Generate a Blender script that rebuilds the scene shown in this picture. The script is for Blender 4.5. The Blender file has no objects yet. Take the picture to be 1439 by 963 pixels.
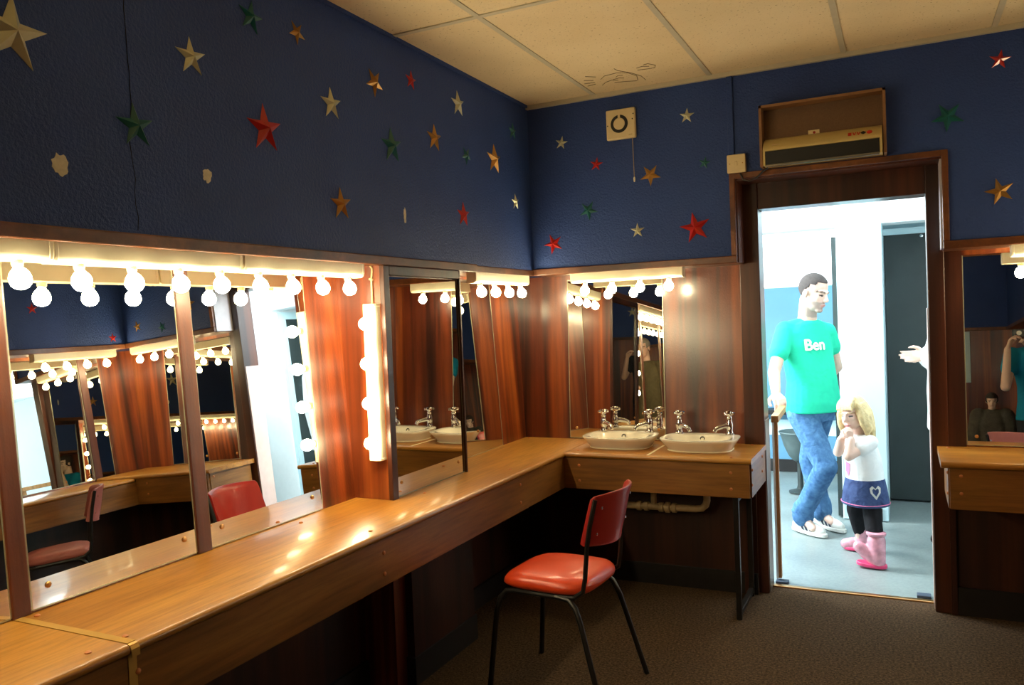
import bpy, math, random
from mathutils import Vector, Matrix, Quaternion
random.seed(7)
scene = bpy.context.scene
col = scene.collection
PI = math.pi
R = math.radians

# ------------------------------------------------------------------ helpers
class MB:
    """collects vertices and faces; build() links them as ONE mesh object"""
    def __init__(self):
        self.v = []; self.f = []; self.m = []
    def add(self, vs, fs, mi=0):
        n = len(self.v)
        self.v += [tuple(p) for p in vs]
        for f in fs:
            self.f.append(tuple(i + n for i in f)); self.m.append(mi)
        return self
    def box(self, x0, y0, z0, x1, y1, z1, mi=0):
        vs = [(x0,y0,z0),(x1,y0,z0),(x1,y1,z0),(x0,y1,z0),(x0,y0,z1),(x1,y0,z1),(x1,y1,z1),(x0,y1,z1)]
        return self.hexa(vs, mi)
    def hexa(self, vs, mi=0):
        return self.add(vs, [(0,3,2,1),(4,5,6,7),(0,1,5,4),(1,2,6,5),(2,3,7,6),(3,0,4,7)], mi)
    def prism(self, poly, axis, a, b, mi=0):
        """poly: 2D points, extruded along axis 0/1/2 from a to b"""
        def P(u, v, w):
            return {0:(w,u,v), 1:(u,w,v), 2:(u,v,w)}[axis]
        n = len(poly)
        vs = [P(u,v,a) for u,v in poly] + [P(u,v,b) for u,v in poly]
        fs = [tuple(range(n))[::-1], tuple(range(n, 2*n))]
        for i in range(n):
            j = (i+1) % n
            fs.append((i, j, n+j, n+i))
        return self.add(vs, fs, mi)
    def tube(self, pts, r, seg=10, mi=0, caps=True):
        pts = [Vector(p) for p in pts]
        rs = r if isinstance(r, (list, tuple)) else [r]*len(pts)
        rings = []
        prev = None
        for i, p in enumerate(pts):
            if i == 0: t = pts[1]-pts[0]
            elif i == len(pts)-1: t = pts[-1]-pts[-2]
            else: t = (pts[i+1]-p).normalized() + (p-pts[i-1]).normalized()
            t.normalize()
            if prev is None:
                a = Vector((0,0,1)) if abs(t.z) < .9 else Vector((1,0,0))
                u = t.cross(a).normalized()
            else:
                u = (prev - t*prev.dot(t)).normalized()
            prev = u
            w = t.cross(u)
            rings.append([p + (u*math.cos(2*PI*k/seg) + w*math.sin(2*PI*k/seg))*rs[i] for k in range(seg)])
        vs = [q for ring in rings for q in ring]
        fs = []
        for i in range(len(rings)-1):
            for k in range(seg):
                k2 = (k+1) % seg
                fs.append((i*seg+k, i*seg+k2, (i+1)*seg+k2, (i+1)*seg+k))
        if caps:
            fs.append(tuple(range(seg))[::-1]); fs.append(tuple((len(rings)-1)*seg+k for k in range(seg)))
        return self.add(vs, fs, mi)
    def lathe(self, prof, loc=(0,0,0), axis=Vector((0,0,1)), seg=20, mi=0):
        """prof: list of (radius, height) along axis"""
        axis = Vector(axis).normalized()
        a = Vector((1,0,0)) if abs(axis.x) < .9 else Vector((0,1,0))
        u = axis.cross(a).normalized(); w = axis.cross(u)
        loc = Vector(loc); vs = []; fs = []
        for r, h in prof:
            for k in range(seg):
                c, s = math.cos(2*PI*k/seg), math.sin(2*PI*k/seg)
                vs.append(loc + axis*h + (u*c + w*s)*max(r, 1e-5))
        for i in range(len(prof)-1):
            for k in range(seg):
                k2 = (k+1) % seg
                fs.append((i*seg+k, i*seg+k2, (i+1)*seg+k2, (i+1)*seg+k))
        fs.append(tuple(range(seg))[::-1]); fs.append(tuple((len(prof)-1)*seg+k for k in range(seg)))
        return self.add(vs, fs, mi)
    def ball(self, c, r, seg=20, rings=12, scale=(1,1,1), mi=0):
        c = Vector(c); vs = []; fs = []
        for i in range(rings+1):
            th = PI*i/rings
            for k in range(seg):
                ph = 2*PI*k/seg
                vs.append(c + Vector((math.sin(th)*math.cos(ph)*scale[0], math.sin(th)*math.sin(ph)*scale[1], math.cos(th)*scale[2]))*r)
        for i in range(rings):
            for k in range(seg):
                k2 = (k+1) % seg
                fs.append((i*seg+k, (i+1)*seg+k, (i+1)*seg+k2, i*seg+k2))
        return self.add(vs, fs, mi)
    def build(self, name, mat, parent=None, bevel=0, smooth=True, seg=2, world=True, angle=35):
        me = bpy.data.meshes.new(name)
        off = parent_world(parent) if (parent is not None and world) else Vector((0,0,0))
        me.from_pydata([Vector(p)-off for p in self.v], [], self.f)
        mats = mat if isinstance(mat, (list, tuple)) else [mat]
        for m in mats: me.materials.append(m)
        if len(mats) > 1: me.polygons.foreach_set('material_index', self.m)
        me.validate()
        fix_normals(me)
        if smooth:
            me.polygons.foreach_set('use_smooth', [True]*len(me.polygons))
            me.set_sharp_from_angle(angle=R(angle))
        o = bpy.data.objects.new(name, me)
        col.objects.link(o)
        if parent is not None: o.parent = parent
        if bevel:
            b = o.modifiers.new('edge', 'BEVEL'); b.width = bevel; b.segments = seg; b.limit_method = 'ANGLE'; b.angle_limit = R(40)
            b.harden_normals = False
        return o

def parent_world(o):
    p = Vector((0,0,0))
    while o is not None:
        p = p + o.location; o = o.parent
    return p

def fix_normals(me):
    import bmesh
    bm = bmesh.new(); bm.from_mesh(me)
    bmesh.ops.remove_doubles(bm, verts=bm.verts, dist=1e-6)
    bmesh.ops.recalc_face_normals(bm, faces=bm.faces)
    bm.to_mesh(me); bm.free()

def tag(o, label=None, cat=None, group=None, kind=None):
    if label: o['label'] = label
    if cat: o['category'] = cat
    if group: o['group'] = group
    if kind: o['kind'] = kind
    return o

def thing(name, label, cat, loc=(0,0,0), group=None):
    o = bpy.data.objects.new(name, None); o.empty_display_size = .05
    col.objects.link(o); o.location = loc
    return tag(o, label, cat, group)

def struct(o, label=None):
    o['kind'] = 'structure'
    if label: o['label'] = label
    return o

def copy_tree(o, parent=None):
    c = o.copy(); col.objects.link(c)
    if parent is not None: c.parent = parent
    for ch in list(o.children): copy_tree(ch, c)
    return c

# ------------------------------------------------------------------ materials
def new_mat(name):
    m = bpy.data.materials.new(name); m.use_nodes = True
    nt = m.node_tree
    b = nt.nodes['Principled BSDF']
    return m, nt, b
def lk(nt, a, b): nt.links.new(a, b)
def srgb(r, g, b):
    f = lambda c: (c/255/12.92) if c/255 <= .04045 else ((c/255+.055)/1.055)**2.4
    return (f(r), f(g), f(b), 1)
def ramp(nt, fac, stops):
    n = nt.nodes.new('ShaderNodeValToRGB')
    while len(n.color_ramp.elements) < len(stops): n.color_ramp.elements.new(.5)
    for e, (p, c) in zip(n.color_ramp.elements, stops):
        e.position = p; e.color = c
    lk(nt, fac, n.inputs[0]); return n.outputs[0]
def noise(nt, vec, scale, detail=4, rough=.55, dist=0):
    n = nt.nodes.new('ShaderNodeTexNoise'); n.inputs['Scale'].default_value = scale
    n.inputs['Detail'].default_value = detail; n.inputs['Roughness'].default_value = rough
    n.inputs['Distortion'].default_value = dist
    if vec is not None: lk(nt, vec, n.inputs['Vector'])
    return n.outputs['Fac']
def objcoord(nt, scale=(1,1,1), loc=(0,0,0)):
    t = nt.nodes.new('ShaderNodeTexCoord'); mp = nt.nodes.new('ShaderNodeMapping')
    mp.inputs['Scale'].default_value = scale; mp.inputs['Location'].default_value = loc
    lk(nt, t.outputs['Object'], mp.inputs['Vector']); return mp.outputs['Vector']
def mixc(nt, fac, a, b, mode='MIX'):
    n = nt.nodes.new('ShaderNodeMix'); n.data_type = 'RGBA'; n.blend_type = mode
    for sock, val in ((n.inputs[0], fac), (n.inputs[6], a), (n.inputs[7], b)):
        if hasattr(val, 'is_linked') or hasattr(val, 'node'): lk(nt, val, sock)
        else: sock.default_value = val
    return n.outputs[2]
def bump(nt, b, h, strength=.2, dist=.01):
    n = nt.nodes.new('ShaderNodeBump'); n.inputs['Strength'].default_value = strength
    n.inputs['Distance'].default_value = dist
    lk(nt, h, n.inputs['Height']); lk(nt, n.outputs[0], b.inputs['Normal'])

def plain(name, c, rough=.5, metal=0, coat=0, var=.08, vs=20, bumps=0, spec=.5):
    m, nt, b = new_mat(name)
    v = objcoord(nt)
    n = noise(nt, v, vs, 3)
    d = tuple(max(0, x*(1-var)) for x in c[:3]) + (1,)
    l = tuple(min(1, x*(1+var)) for x in c[:3]) + (1,)
    lk(nt, ramp(nt, n, [(.3, d), (.7, l)]), b.inputs['Base Color'])
    b.inputs['Roughness'].default_value = rough; b.inputs['Metallic'].default_value = metal
    b.inputs['Coat Weight'].default_value = coat; b.inputs['Coat Roughness'].default_value = .1
    b.inputs['Specular IOR Level'].default_value = spec
    if bumps: bump(nt, b, noise(nt, v, vs*4, 4), bumps)
    return m

def wood(name, dark, mid, light, grain=(38,38,1.2), band=(7,7,.25), rough=.3, coat=.4, bumpy=.12, seed=0, crough=.2):
    m, nt, b = new_mat(name)
    v1 = objcoord(nt, grain, (seed,seed*2,0)); v2 = objcoord(nt, band, (seed*3,seed,0))
    n1 = noise(nt, v1, 1, 6, .65, .3); n2 = noise(nt, v2, 1, 2, .5, .6)
    c1 = ramp(nt, n2, [(.32, dark), (.5, mid), (.68, light)])
    c2 = ramp(nt, n1, [(.3, (.50,.46,.44,1)), (.55, (.88,.88,.88,1)), (.75, (1.1,1.08,1.05,1))])
    lk(nt, mixc(nt, .85, c1, c2, 'MULTIPLY'), b.inputs['Base Color'])
    b.inputs['Roughness'].default_value = rough
    b.inputs['Coat Weight'].default_value = coat; b.inputs['Coat Roughness'].default_value = crough
    v3 = objcoord(nt, (1,1,.6))
    bump(nt, b, noise(nt, v3, 170, 3, .6), bumpy, .004)
    return m

M = {}
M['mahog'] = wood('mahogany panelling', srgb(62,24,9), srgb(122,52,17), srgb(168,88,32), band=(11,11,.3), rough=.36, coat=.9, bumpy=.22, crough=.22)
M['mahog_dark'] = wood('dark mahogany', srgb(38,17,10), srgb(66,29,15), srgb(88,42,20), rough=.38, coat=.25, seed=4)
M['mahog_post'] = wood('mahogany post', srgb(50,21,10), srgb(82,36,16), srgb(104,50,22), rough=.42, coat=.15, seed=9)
M['under'] = wood('shade-darkened lower panelling', srgb(32,16,9), srgb(58,27,13), srgb(76,37,17), rough=.45, coat=.1, seed=2)  # brown darkened for the shade below the counters
M['trim'] = wood('brown moulding', srgb(78,42,18), srgb(112,62,27), srgb(132,78,36), grain=(30,30,30), band=(3,3,3), rough=.4, coat=.25, seed=5)
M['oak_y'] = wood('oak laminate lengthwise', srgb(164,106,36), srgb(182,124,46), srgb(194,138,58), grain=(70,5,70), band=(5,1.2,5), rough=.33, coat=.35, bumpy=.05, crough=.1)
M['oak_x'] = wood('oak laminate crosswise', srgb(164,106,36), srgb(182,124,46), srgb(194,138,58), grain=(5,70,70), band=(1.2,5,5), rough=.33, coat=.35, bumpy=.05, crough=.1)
M['fascia_y'] = wood('oak fascia lengthwise', srgb(116,74,28), srgb(138,90,36), srgb(152,104,46), grain=(60,4,60), band=(5,1.2,5), rough=.38, coat=.15, bumpy=.08)  # oak darkened for the weaker light on the counter fronts
M['fascia_x'] = wood('oak fascia crosswise', srgb(116,74,28), srgb(138,90,36), srgb(152,104,46), grain=(4,60,60), band=(1.2,5,5), rough=.38, coat=.15, bumpy=.08)  # same light-dependent darkening, grain turned crosswise
M['pine'] = wood('light softwood', srgb(176,122,66), srgb(204,150,88), srgb(222,172,112), rough=.5, coat=.1)
M['cream'] = plain('cream fitting', srgb(238,228,196), .38, var=.02)
M['plate'] = plain('ivory plastic', srgb(226,206,158), .4, var=.03)
M['porcelain'] = plain('white porcelain', srgb(240,234,214), .12, coat=.6, var=.015)
M['chrome'] = plain('chrome', srgb(225,225,225), .07, 1, var=.02)
M['brass'] = plain('brass screw', srgb(196,150,96), .32, 1, var=.05)
M['copper'] = plain('screw cap', srgb(186,112,58), .4, 0, var=.05)
M['black'] = plain('black enamel', srgb(24,22,20), .35, var=.1)
M['blackwood'] = plain('black skirting', srgb(26,22,20), .5, var=.2)  # black skirting, taken darker still for shade under the counters
M['darkglass'] = plain('dark grille', srgb(20,20,17), .45, var=.15)
M['rubber'] = plain('dark rubber', srgb(52,66,84), .6, var=.1)
M['tape'] = plain('gold tape', srgb(196,154,76), .35, .25, var=.05)
M['redvinyl'] = plain('red vinyl', srgb(214,66,24), .36, coat=.25, var=.06, vs=9, bumps=.03)
M['redback'] = plain('dark red vinyl', srgb(168,36,30), .4, coat=.2, var=.06, vs=9, bumps=.03)
M['pinkvinyl'] = plain('faded pink vinyl', srgb(172,98,90), .5, var=.05)
M['steel'] = plain('brushed steel', srgb(150,148,140), .3, 1, var=.1)
M['dull'] = plain('pipe cream plastic', srgb(188,160,112), .45, var=.1)
M['patch'] = plain('bare plaster', srgb(214,204,176), .8, var=.12, vs=60)
M['crack'] = plain('dark crack', srgb(16,20,34), .9)
M['pencil'] = plain('pencil line', srgb(96,74,46), .9)
M['hardboard'] = plain('brown hardboard', srgb(112,84,58), .75, var=.12, vs=200)
M['boxwood'] = plain('varnished box edge', srgb(138,98,60), .5, var=.1)
M['heater'] = plain('cream heater casing', srgb(206,184,120), .4, var=.03)
M['redknob'] = plain('red marking', srgb(206,44,22), .4)
M['gridbar'] = plain('ceiling grid bar', srgb(196,186,160), .45, var=.04)
M['grey_tub'] = plain('grey plastic', srgb(84,100,100), .45, var=.1)
M['white_paint'] = plain('white paint', srgb(236,242,244), .5, var=.02)
M['paleblue'] = plain('pale blue paint', srgb(206,234,240), .5, var=.02, vs=3)
M['bluepanel'] = plain('blue grey panel', srgb(96,146,176), .5, var=.04, vs=3)
M['darkdoor'] = plain('dark slate door', srgb(46,56,55), .5, var=.12, vs=5)
for nm, c in dict(gold=(180,132,60), silver=(208,206,172), green=(22,98,96), red=(190,32,24)).items():
    M['star_'+nm] = plain(nm+' star paint', srgb(*c), .34, .5 if nm == 'gold' else .25 if nm == 'silver' else .1, coat=.3, var=.1)

# mirror glass
m, nt, b = new_mat('mirror glass')
b.inputs['Metallic'].default_value = 1
b.inputs['Roughness'].default_value = 0.0
v = objcoord(nt)
sp = noise(nt, v, 90, 6, .8)
lk(nt, ramp(nt, sp, [(.66, (.86,.87,.84,1)), (.74, (.7,.7,.66,1))]), b.inputs['Base Color'])
M['mirror'] = m
M['mirror_edge'] = plain('polished glass edge', srgb(206,204,176), .15, .6)

# blue wall paint
m, nt, b = new_mat('blue wall paint')
v = objcoord(nt)
n1 = noise(nt, v, 1.3, 4); n2 = noise(nt, v, 95, 4, .6)
lk(nt, ramp(nt, n1, [(.3, srgb(38,62,122)), (.7, srgb(48,76,140))]), b.inputs['Base Color'])
b.inputs['Roughness'].default_value = .55; b.inputs['Specular IOR Level'].default_value = .35
bump(nt, b, n2, .8, .008)
M['blue'] = m

# carpet
m, nt, b = new_mat('brown carpet')
v = objcoord(nt)
n1 = noise(nt, v, 95, 5, .8); n2 = noise(nt, v, 2.2, 3)
c = mixc(nt, .3, ramp(nt, n1, [(.36, srgb(18,13,9)), (.64, srgb(118,94,68))]), ramp(nt, n2, [(.3, srgb(38,30,22)), (.7, srgb(60,48,36))]))
lk(nt, c, b.inputs['Base Color']); b.inputs['Roughness'].default_value = .95; b.inputs['Specular IOR Level'].default_value = .1
bump(nt, b, n1, .6, .008)
M['carpet'] = m

# corridor lino
m, nt, b = new_mat('grey lino')
v = objcoord(nt)
n1 = noise(nt, v, 3, 4); n2 = noise(nt, v, 60, 5, .7)
c = mixc(nt, .35, ramp(nt, n1, [(.3, srgb(112,126,126)), (.7, srgb(140,154,152))]), ramp(nt, n2, [(.3, srgb(100,112,112)), (.7, srgb(152,164,162))]))
lk(nt, c, b.inputs['Base Color']); b.inputs['Roughness'].default_value = .35
M['lino'] = m

# ceiling tile
m, nt, b = new_mat('mineral fibre tile')
v = objcoord(nt)
n1 = noise(nt, v, 85, 3, .6); n2 = noise(nt, v, 1.6, 3)
c = mixc(nt, .92, ramp(nt, n2, [(.3, srgb(222,200,156)), (.7, srgb(236,216,176))]), ramp(nt, n1, [(.30, (.42,.34,.26,1)), (.37, (1,1,1,1))]), 'MULTIPLY')
lk(nt, c, b.inputs['Base Color']); b.inputs['Roughness'].default_value = .85
bump(nt, b, n1, .3, .004)
M['tile'] = m

# lamp bulb
m, nt, b = new_mat('lit bulb')
b.inputs['Base Color'].default_value = (.9,.86,.75,1)
b.inputs['Emission Color'].default_value = (1, .83, .50, 1)
b.inputs['Emission Strength'].default_value = BULB = 84.0
M['bulb'] = m
m, nt, b = new_mat('frosted pane')
b.inputs['Base Color'].default_value = (.9,.95,1,1)
b.inputs['Emission Color'].default_value = (.9,.97,1,1); b.inputs['Emission Strength'].default_value = 3.0
M['frost'] = m
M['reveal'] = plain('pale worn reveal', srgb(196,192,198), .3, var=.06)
M['jamb_glare'] = plain('jamb glare', srgb(214,186,176), .3, .2, var=.06)  # glare on the right jamb put into a pale colour
M['mahog_back'] = wood('dark red mahogany panelling', srgb(50,19,8), srgb(100,41,14), srgb(142,70,26), band=(11,11,.3), rough=.38, coat=1.0, bumpy=.34, crough=.2, seed=3)

# ------------------------------------------------------------------ dimensions
H = 2.658; ZC = .777; ZT = 1.749; ZB = 1.716; TL = .054; TB = .045
W = 2.95; YN = -6.4          # right wall, wall behind the camera
def lx(z): return -.167 - TL*(z-ZC)           # sloping panelling, left
def by(z): return .169 + TB*(z-ZC)            # sloping panelling, back
def rx(z): return 3.117 + TL*(z-ZC)           # sloping panelling, right

# ------------------------------------------------------------------ setting
struct(MB().box(-.6,YN-.2,-.06, 3.5,.30,0).build('floor', M['carpet'], smooth=False))
struct(MB().box(-1.6,.30,-.06, 4.2,4.2,-.004).build('floor_corridor', M['lino'], smooth=False))
struct(MB().box(-.3,YN-.2,H, 3.3,.30,H+.04).build('ceiling', M['tile'], smooth=False))
g = MB()
for x in (.40,1.015,1.635,2.24,2.85): g.box(x-.012,YN,H-.004, x+.012,0,H+.002)
for y in (-1.315,-2.54,-3.76,-4.98): g.box(0,y-.012,H-.0045, W,y+.012,H+.001)
struct(g.build('trim_1', M['gridbar'], smooth=False))
g = MB()
g.box(0,-.022,H-.022,W,0,H-.0005)
struct(g.build('trim_2', M['gridbar'], smooth=False))
struct(MB().box(0,YN,H-.014,.012,-.022,H-.0005).build('trim_3', M['blue'], smooth=False))

# upper blue walls
struct(MB().box(-.34,YN-.2,ZB,0,.30,H).build('wall_left', M['blue'], smooth=False))
g = MB()
g.box(0,0,ZB, 1.12,.30,H); g.box(1.12,0,2.128, 2.025,.30,H); g.box(2.025,0,ZB, W,.30,H)
struct(g.build('wall_back', M['blue'], smooth=False))
struct(MB().box(W,YN-.2,ZB,W+.34,.30,H).build('wall_right', M['blue'], smooth=False))
g = MB(); g.box(-.34,YN-.2,ZB,W+.34,YN,H)
struct(g.build('wall_front', M['blue'], smooth=False))
struct(MB().box(-.34,YN-.2,0,W+.34,YN-.01,ZB).build('wall_front_panelling', M['mahog'], smooth=False))

# sloping mahogany panelling
def slope_x(f, s, y0, y1, z0, z1):
    return [(f(z0),y0,z0),(f(z0)+s,y0,z0),(f(z0)+s,y1,z0),(f(z0),y1,z0),(f(z1),y0,z1),(f(z1)+s,y0,z1),(f(z1)+s,y1,z1),(f(z1),y1,z1)]
def slope_y(f, s, x0, x1, z0, z1):
    return [(x0,f(z0),z0),(x1,f(z0),z0),(x1,f(z0)+s,z0),(x0,f(z0)+s,z0),(x0,f(z1),z1),(x1,f(z1),z1),(x1,f(z1)+s,z1),(x0,f(z1)+s,z1)]
struct(MB().hexa(slope_x(lx,-.1,YN,.30,.74,ZB)).build('wall_left_panelling', M['mahog'], smooth=False))
g = MB(); g.hexa(slope_y(by,.09,-.3,1.135,.74,ZB))
struct(g.build('wall_back_panelling', M['mahog_back'], smooth=False))
g = MB(); g.hexa(slope_y(by,.09,2.031,3.3,.74,ZB))
struct(g.build('wall_back_panelling.001', M['mahog'], smooth=False))
struct(MB().hexa(slope_x(rx,.1,YN,.30,.74,ZB)).build('wall_right_panelling', M['mahog'], smooth=False))
# lower panelling under the counters
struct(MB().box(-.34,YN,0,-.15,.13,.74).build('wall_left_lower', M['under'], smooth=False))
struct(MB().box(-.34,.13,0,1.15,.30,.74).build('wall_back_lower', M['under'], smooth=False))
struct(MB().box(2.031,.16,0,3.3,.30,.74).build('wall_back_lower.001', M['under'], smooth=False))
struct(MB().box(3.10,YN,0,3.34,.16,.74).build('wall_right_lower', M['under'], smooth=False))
struct(MB().box(-.15,YN,0,-.135,.13,.11).build('baseboard_left', M['blackwood'], smooth=False))
struct(MB().box(-.15,.115,0,1.15,.13,.11).build('baseboard_back', M['blackwood'], smooth=False))
struct(MB().box(2.05,.145,0,3.1,.16,.13).build('baseboard_back.001', M['blackwood'], smooth=False))
struct(MB().box(3.085,YN,0,3.10,.16,.11).build('baseboard_right', M['blackwood'], smooth=False))
# pier that breaks the left run
g = MB(); g.box(-.33,-1.48,0, .0,-.875,ZC-.028); g.box(-.33,-1.48,ZC+.0008, .0,-.875,ZB)
struct(g.build('wall_left_pier', M['mahog'], smooth=False))
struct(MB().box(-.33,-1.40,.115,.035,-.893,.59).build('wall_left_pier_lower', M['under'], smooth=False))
struct(MB().box(-.33,-1.41,0,.043,-.885,.115).build('baseboard_left.001', M['blackwood'], smooth=False))

# mouldings along the lower edge of the blue walls
def mould_y(x0, x1, y0, y1, name):
    return struct(MB().box(x0,y0,ZB-.004,x1,y1,ZT).build(name, M['trim'], bevel=.004, smooth=False))
mould_y(-.30,.018,YN,-.69,'trim_4')
struct(MB().box(-.30,-.69,ZB-.004,.006,.0,ZT-.004).build('trim_5', M['trim'], bevel=.004, smooth=False))
struct(MB().box(.0,-.018,ZB-.003,1.12,.29,ZT).build('trim_6', M['trim'], bevel=.004, smooth=False))
struct(MB().box(2.025,-.018,ZB-.003,W,.29,ZT).build('trim_7', M['trim'], bevel=.004, smooth=False))
struct(MB().box(W-.018,YN,ZB-.004,W+.30,-.018,ZT).build('trim_8', M['trim'], bevel=.004, smooth=False))
struct(MB().box(0,YN-.1,ZB-.004,W,YN+.018,ZT).build('trim_9', M['trim'], bevel=.004, smooth=False))
# opening in the blue wall above the door: moulding and reveals
g = MB()
g.prism([(1.093,ZT),(1.093,2.156),(2.052,2.156),(2.052,ZT),(2.025,ZT),(2.025,2.128),(1.12,2.128),(1.12,ZT)], 1, -.018, .002)
struct(g.build('trim_10', M['trim'], bevel=.004, smooth=False))
g = MB()
g.box(1.12,.002,ZB,1.127,.155,2.128); g.box(1.12,.002,2.119,2.025,.155,2.128)
struct(g.build('trim_11', M['mahog_post'], smooth=False))

struct(MB().box(2.018,.002,ZB+.002,2.025,.155,2.119).build('trim_24', M['reveal'], smooth=False))
# door frame
d = struct(thing('door_1', 'dark mahogany door frame of the open doorway', None, (1.57,.2,0)))
MB().box(1.10,.155,0,1.20,.30,2.125).build('frame', M['mahog_dark'], d, bevel=.004, smooth=False)
MB().box(1.962,.155,0,2.034,.30,2.125).build('frame', M['mahog_dark'], d, bevel=.004, smooth=False)
MB().box(1.20,.155,1.988,1.962,.30,2.125).build('frame', M['mahog_dark'], d, bevel=.004, smooth=False)
MB().box(1.20,.27,-.004,1.962,.305,.008).build('threshold', M['brass'], d, bevel=.003, smooth=False)
M['lit_jamb'] = plain('lit jamb grey', srgb(150,146,140), .35, .8)  # grey standing in for the lit inner face of the left jamb
MB().box(1.199,.165,.01,1.2035,.295,.9).build('lit_jamb_strip', M['lit_jamb'], d, smooth=False)
MB().box(1.9585,.165,.01,1.963,.295,1.45).build('lit_jamb_strip', M['jamb_glare'], d, smooth=False)  # pale strip painting the corridor glare on the right jamb
# boards edging the back panelling beside the door
struct(MB().hexa(slope_y(lambda z: by(z)-.012,.03,1.098,1.138,ZC,ZB)).build('trim_12', M['mahog_post'], smooth=False))
struct(MB().hexa(slope_y(lambda z: by(z)-.010,.03,2.028,2.108,ZC,ZB)).build('trim_13', M['mahog_dark'], smooth=False))
struct(MB().box(1.085,.112,0,1.13,.135,.74).build('trim_14', M['mahog_dark'], smooth=False))
struct(MB().box(2.03,.14,0,2.055,.165,.74).build('trim_15', M['mahog_dark'], smooth=False))

# posts between the mirrors
def post_left(y0, y1, name):
    return struct(MB().hexa(slope_x(lambda z: lx(z)-.01,.022,y0,y1,ZC,ZB)).build(name, M['mahog_post'], bevel=.003, smooth=False))
post_left(-2.886,-2.838,'trim_16'); post_left(-2.298,-2.243,'trim_17')
struct(MB().hexa(slope_y(lambda z: by(z)-.012,.022,2.49,2.55,ZC,ZB)).build('trim_18', M['mahog_post'], bevel=.003, smooth=False))
struct(MB().hexa(slope_x(lambda z: rx(z)-.012,.022,-.262,-.205,ZC,ZB)).build('trim_19', M['mahog_post'], bevel=.003, smooth=False))
# frame round the pier mirror
g = MB()
g.box(0,-1.482,ZC,.022,-1.443,ZB-.005); g.box(0,-.885,ZC,.022,-.873,ZB-.005); g.box(0,-1.443,1.672,.022,-.885,ZB-.005)
struct(g.build('trim_20', M['mahog_dark'], bevel=.003, smooth=False))

# ------------------------------------------------------------------ mirrors
def slope_mirror(label, kind, a0, a1, z0, z1, screws=()):
    f = {'L':lx,'B':by,'R':rx}[kind]
    s = {'L':1,'B':-1,'R':-1}[kind]
    mid = (a0+a1)/2
    loc = {'L':(f(z0),mid,z0),'B':(mid,f(z0),z0),'R':(f(z0),mid,z0)}[kind]
    t = thing('wall_mirror', label, 'mirror', loc, 'dressing room mirrors')
    def P(a, z, d): return (f(z)+s*d, a, z) if kind in 'LR' else (a, f(z)+s*d, z)
    def slab(aa, bb, za, zb, d0, d1):
        return [P(aa,za,d0),P(bb,za,d0),P(bb,za,d1),P(aa,za,d1),P(aa,zb,d0),P(bb,zb,d0),P(bb,zb,d1),P(aa,zb,d1)]
    MB().hexa(slab(a0,a1,z0,z1,.0005,.0055)).build('glass', M['mirror'], t, smooth=False)
    g = MB(); e = .0035
    g.hexa(slab(a0-e,a0+.0005,z0-.001,z1,.0004,.0062)); g.hexa(slab(a1-.0005,a1+e,z0-.001,z1,.0004,.0062)); g.hexa(slab(a0,a1,z0-.003,z0+.0005,.0004,.0062))
    g.build('polished_edge', M['mirror_edge'], t, smooth=False)
    nrm = Vector((1,0,TL)) if kind == 'L' else Vector((0,-1,TB)) if kind == 'B' else Vector((-1,0,TL))
    for a, z in screws:
        MB().lathe([(.0085,0),(.0085,.002),(.006,.0048),(.001,.0058)], P(a,z,.0055), nrm, 14).build('mirror_screw', M['brass'], t)
    return t
ZM = 1.695
slope_mirror('large mirror left of the first wooden post, running out of the picture', 'L', -3.50, -2.889, .783, ZM, ((-3.4,.836),(-2.94,.836)))
slope_mirror('large mirror between the two wooden posts under the long bulb row', 'L', -2.832, -2.302, .785, ZM, ((-2.786,.836),(-2.345,.837)))
slope_mirror('large mirror reflecting the doorway, between the post and the lit wood panel', 'L', -2.239, -1.692, .783, ZM, ((-2.192,.838),(-1.745,.837)))
slope_mirror('narrow mirror on the left wall between the pier and the corner', 'L', -.868, -.146, .779, ZM)
slope_mirror('tall mirror behind the left washbasin', 'B', .120, .675, .785, ZM-.005, ((.16,.84),(.64,.84)))
slope_mirror('tall mirror above the counter right of the doorway', 'B', 2.112, 2.488, .806, 1.69, ((2.15,.845),(2.45,.845)))
slope_mirror('tall mirror near the far right corner, seen only in reflections', 'B', 2.553, 2.80, .806, 1.69)
slope_mirror('narrow mirror on the right wall nearest the corner, seen only in reflections', 'R', -.203, -.10, .79, 1.69)
slope_mirror('wide mirror on the right wall, seen only in reflections', 'R', -.80, -.266, .79, 1.69)
t = thing('wall_mirror', 'framed mirror on the pier reflecting the washbasins', 'mirror', (.01,-1.16,ZC), 'dressing room mirrors')
MB().box(.004,-1.441,ZC+.004,.010,-.887,1.668).build('glass', M['mirror'], t, smooth=False)
g = MB(); g.box(.0035,-1.4425,ZC+.001,.0105,-1.4405,1.67); g.box(.0035,-.8875,ZC+.001,.0105,-.8855,1.67); g.box(.0035,-1.441,ZC+.001,.0105,-.887,ZC+.005)
g.build('polished_edge', M['mirror_edge'], t, smooth=False)
for y, z in ((-1.405,.835),(-.94,.835)):
    MB().lathe([(.0075,0),(.0075,.002),(.005,.0045),(.001,.0055)], (.010,y,z), (1,0,0), 14).build('mirror_screw', M['brass'], t)

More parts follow.
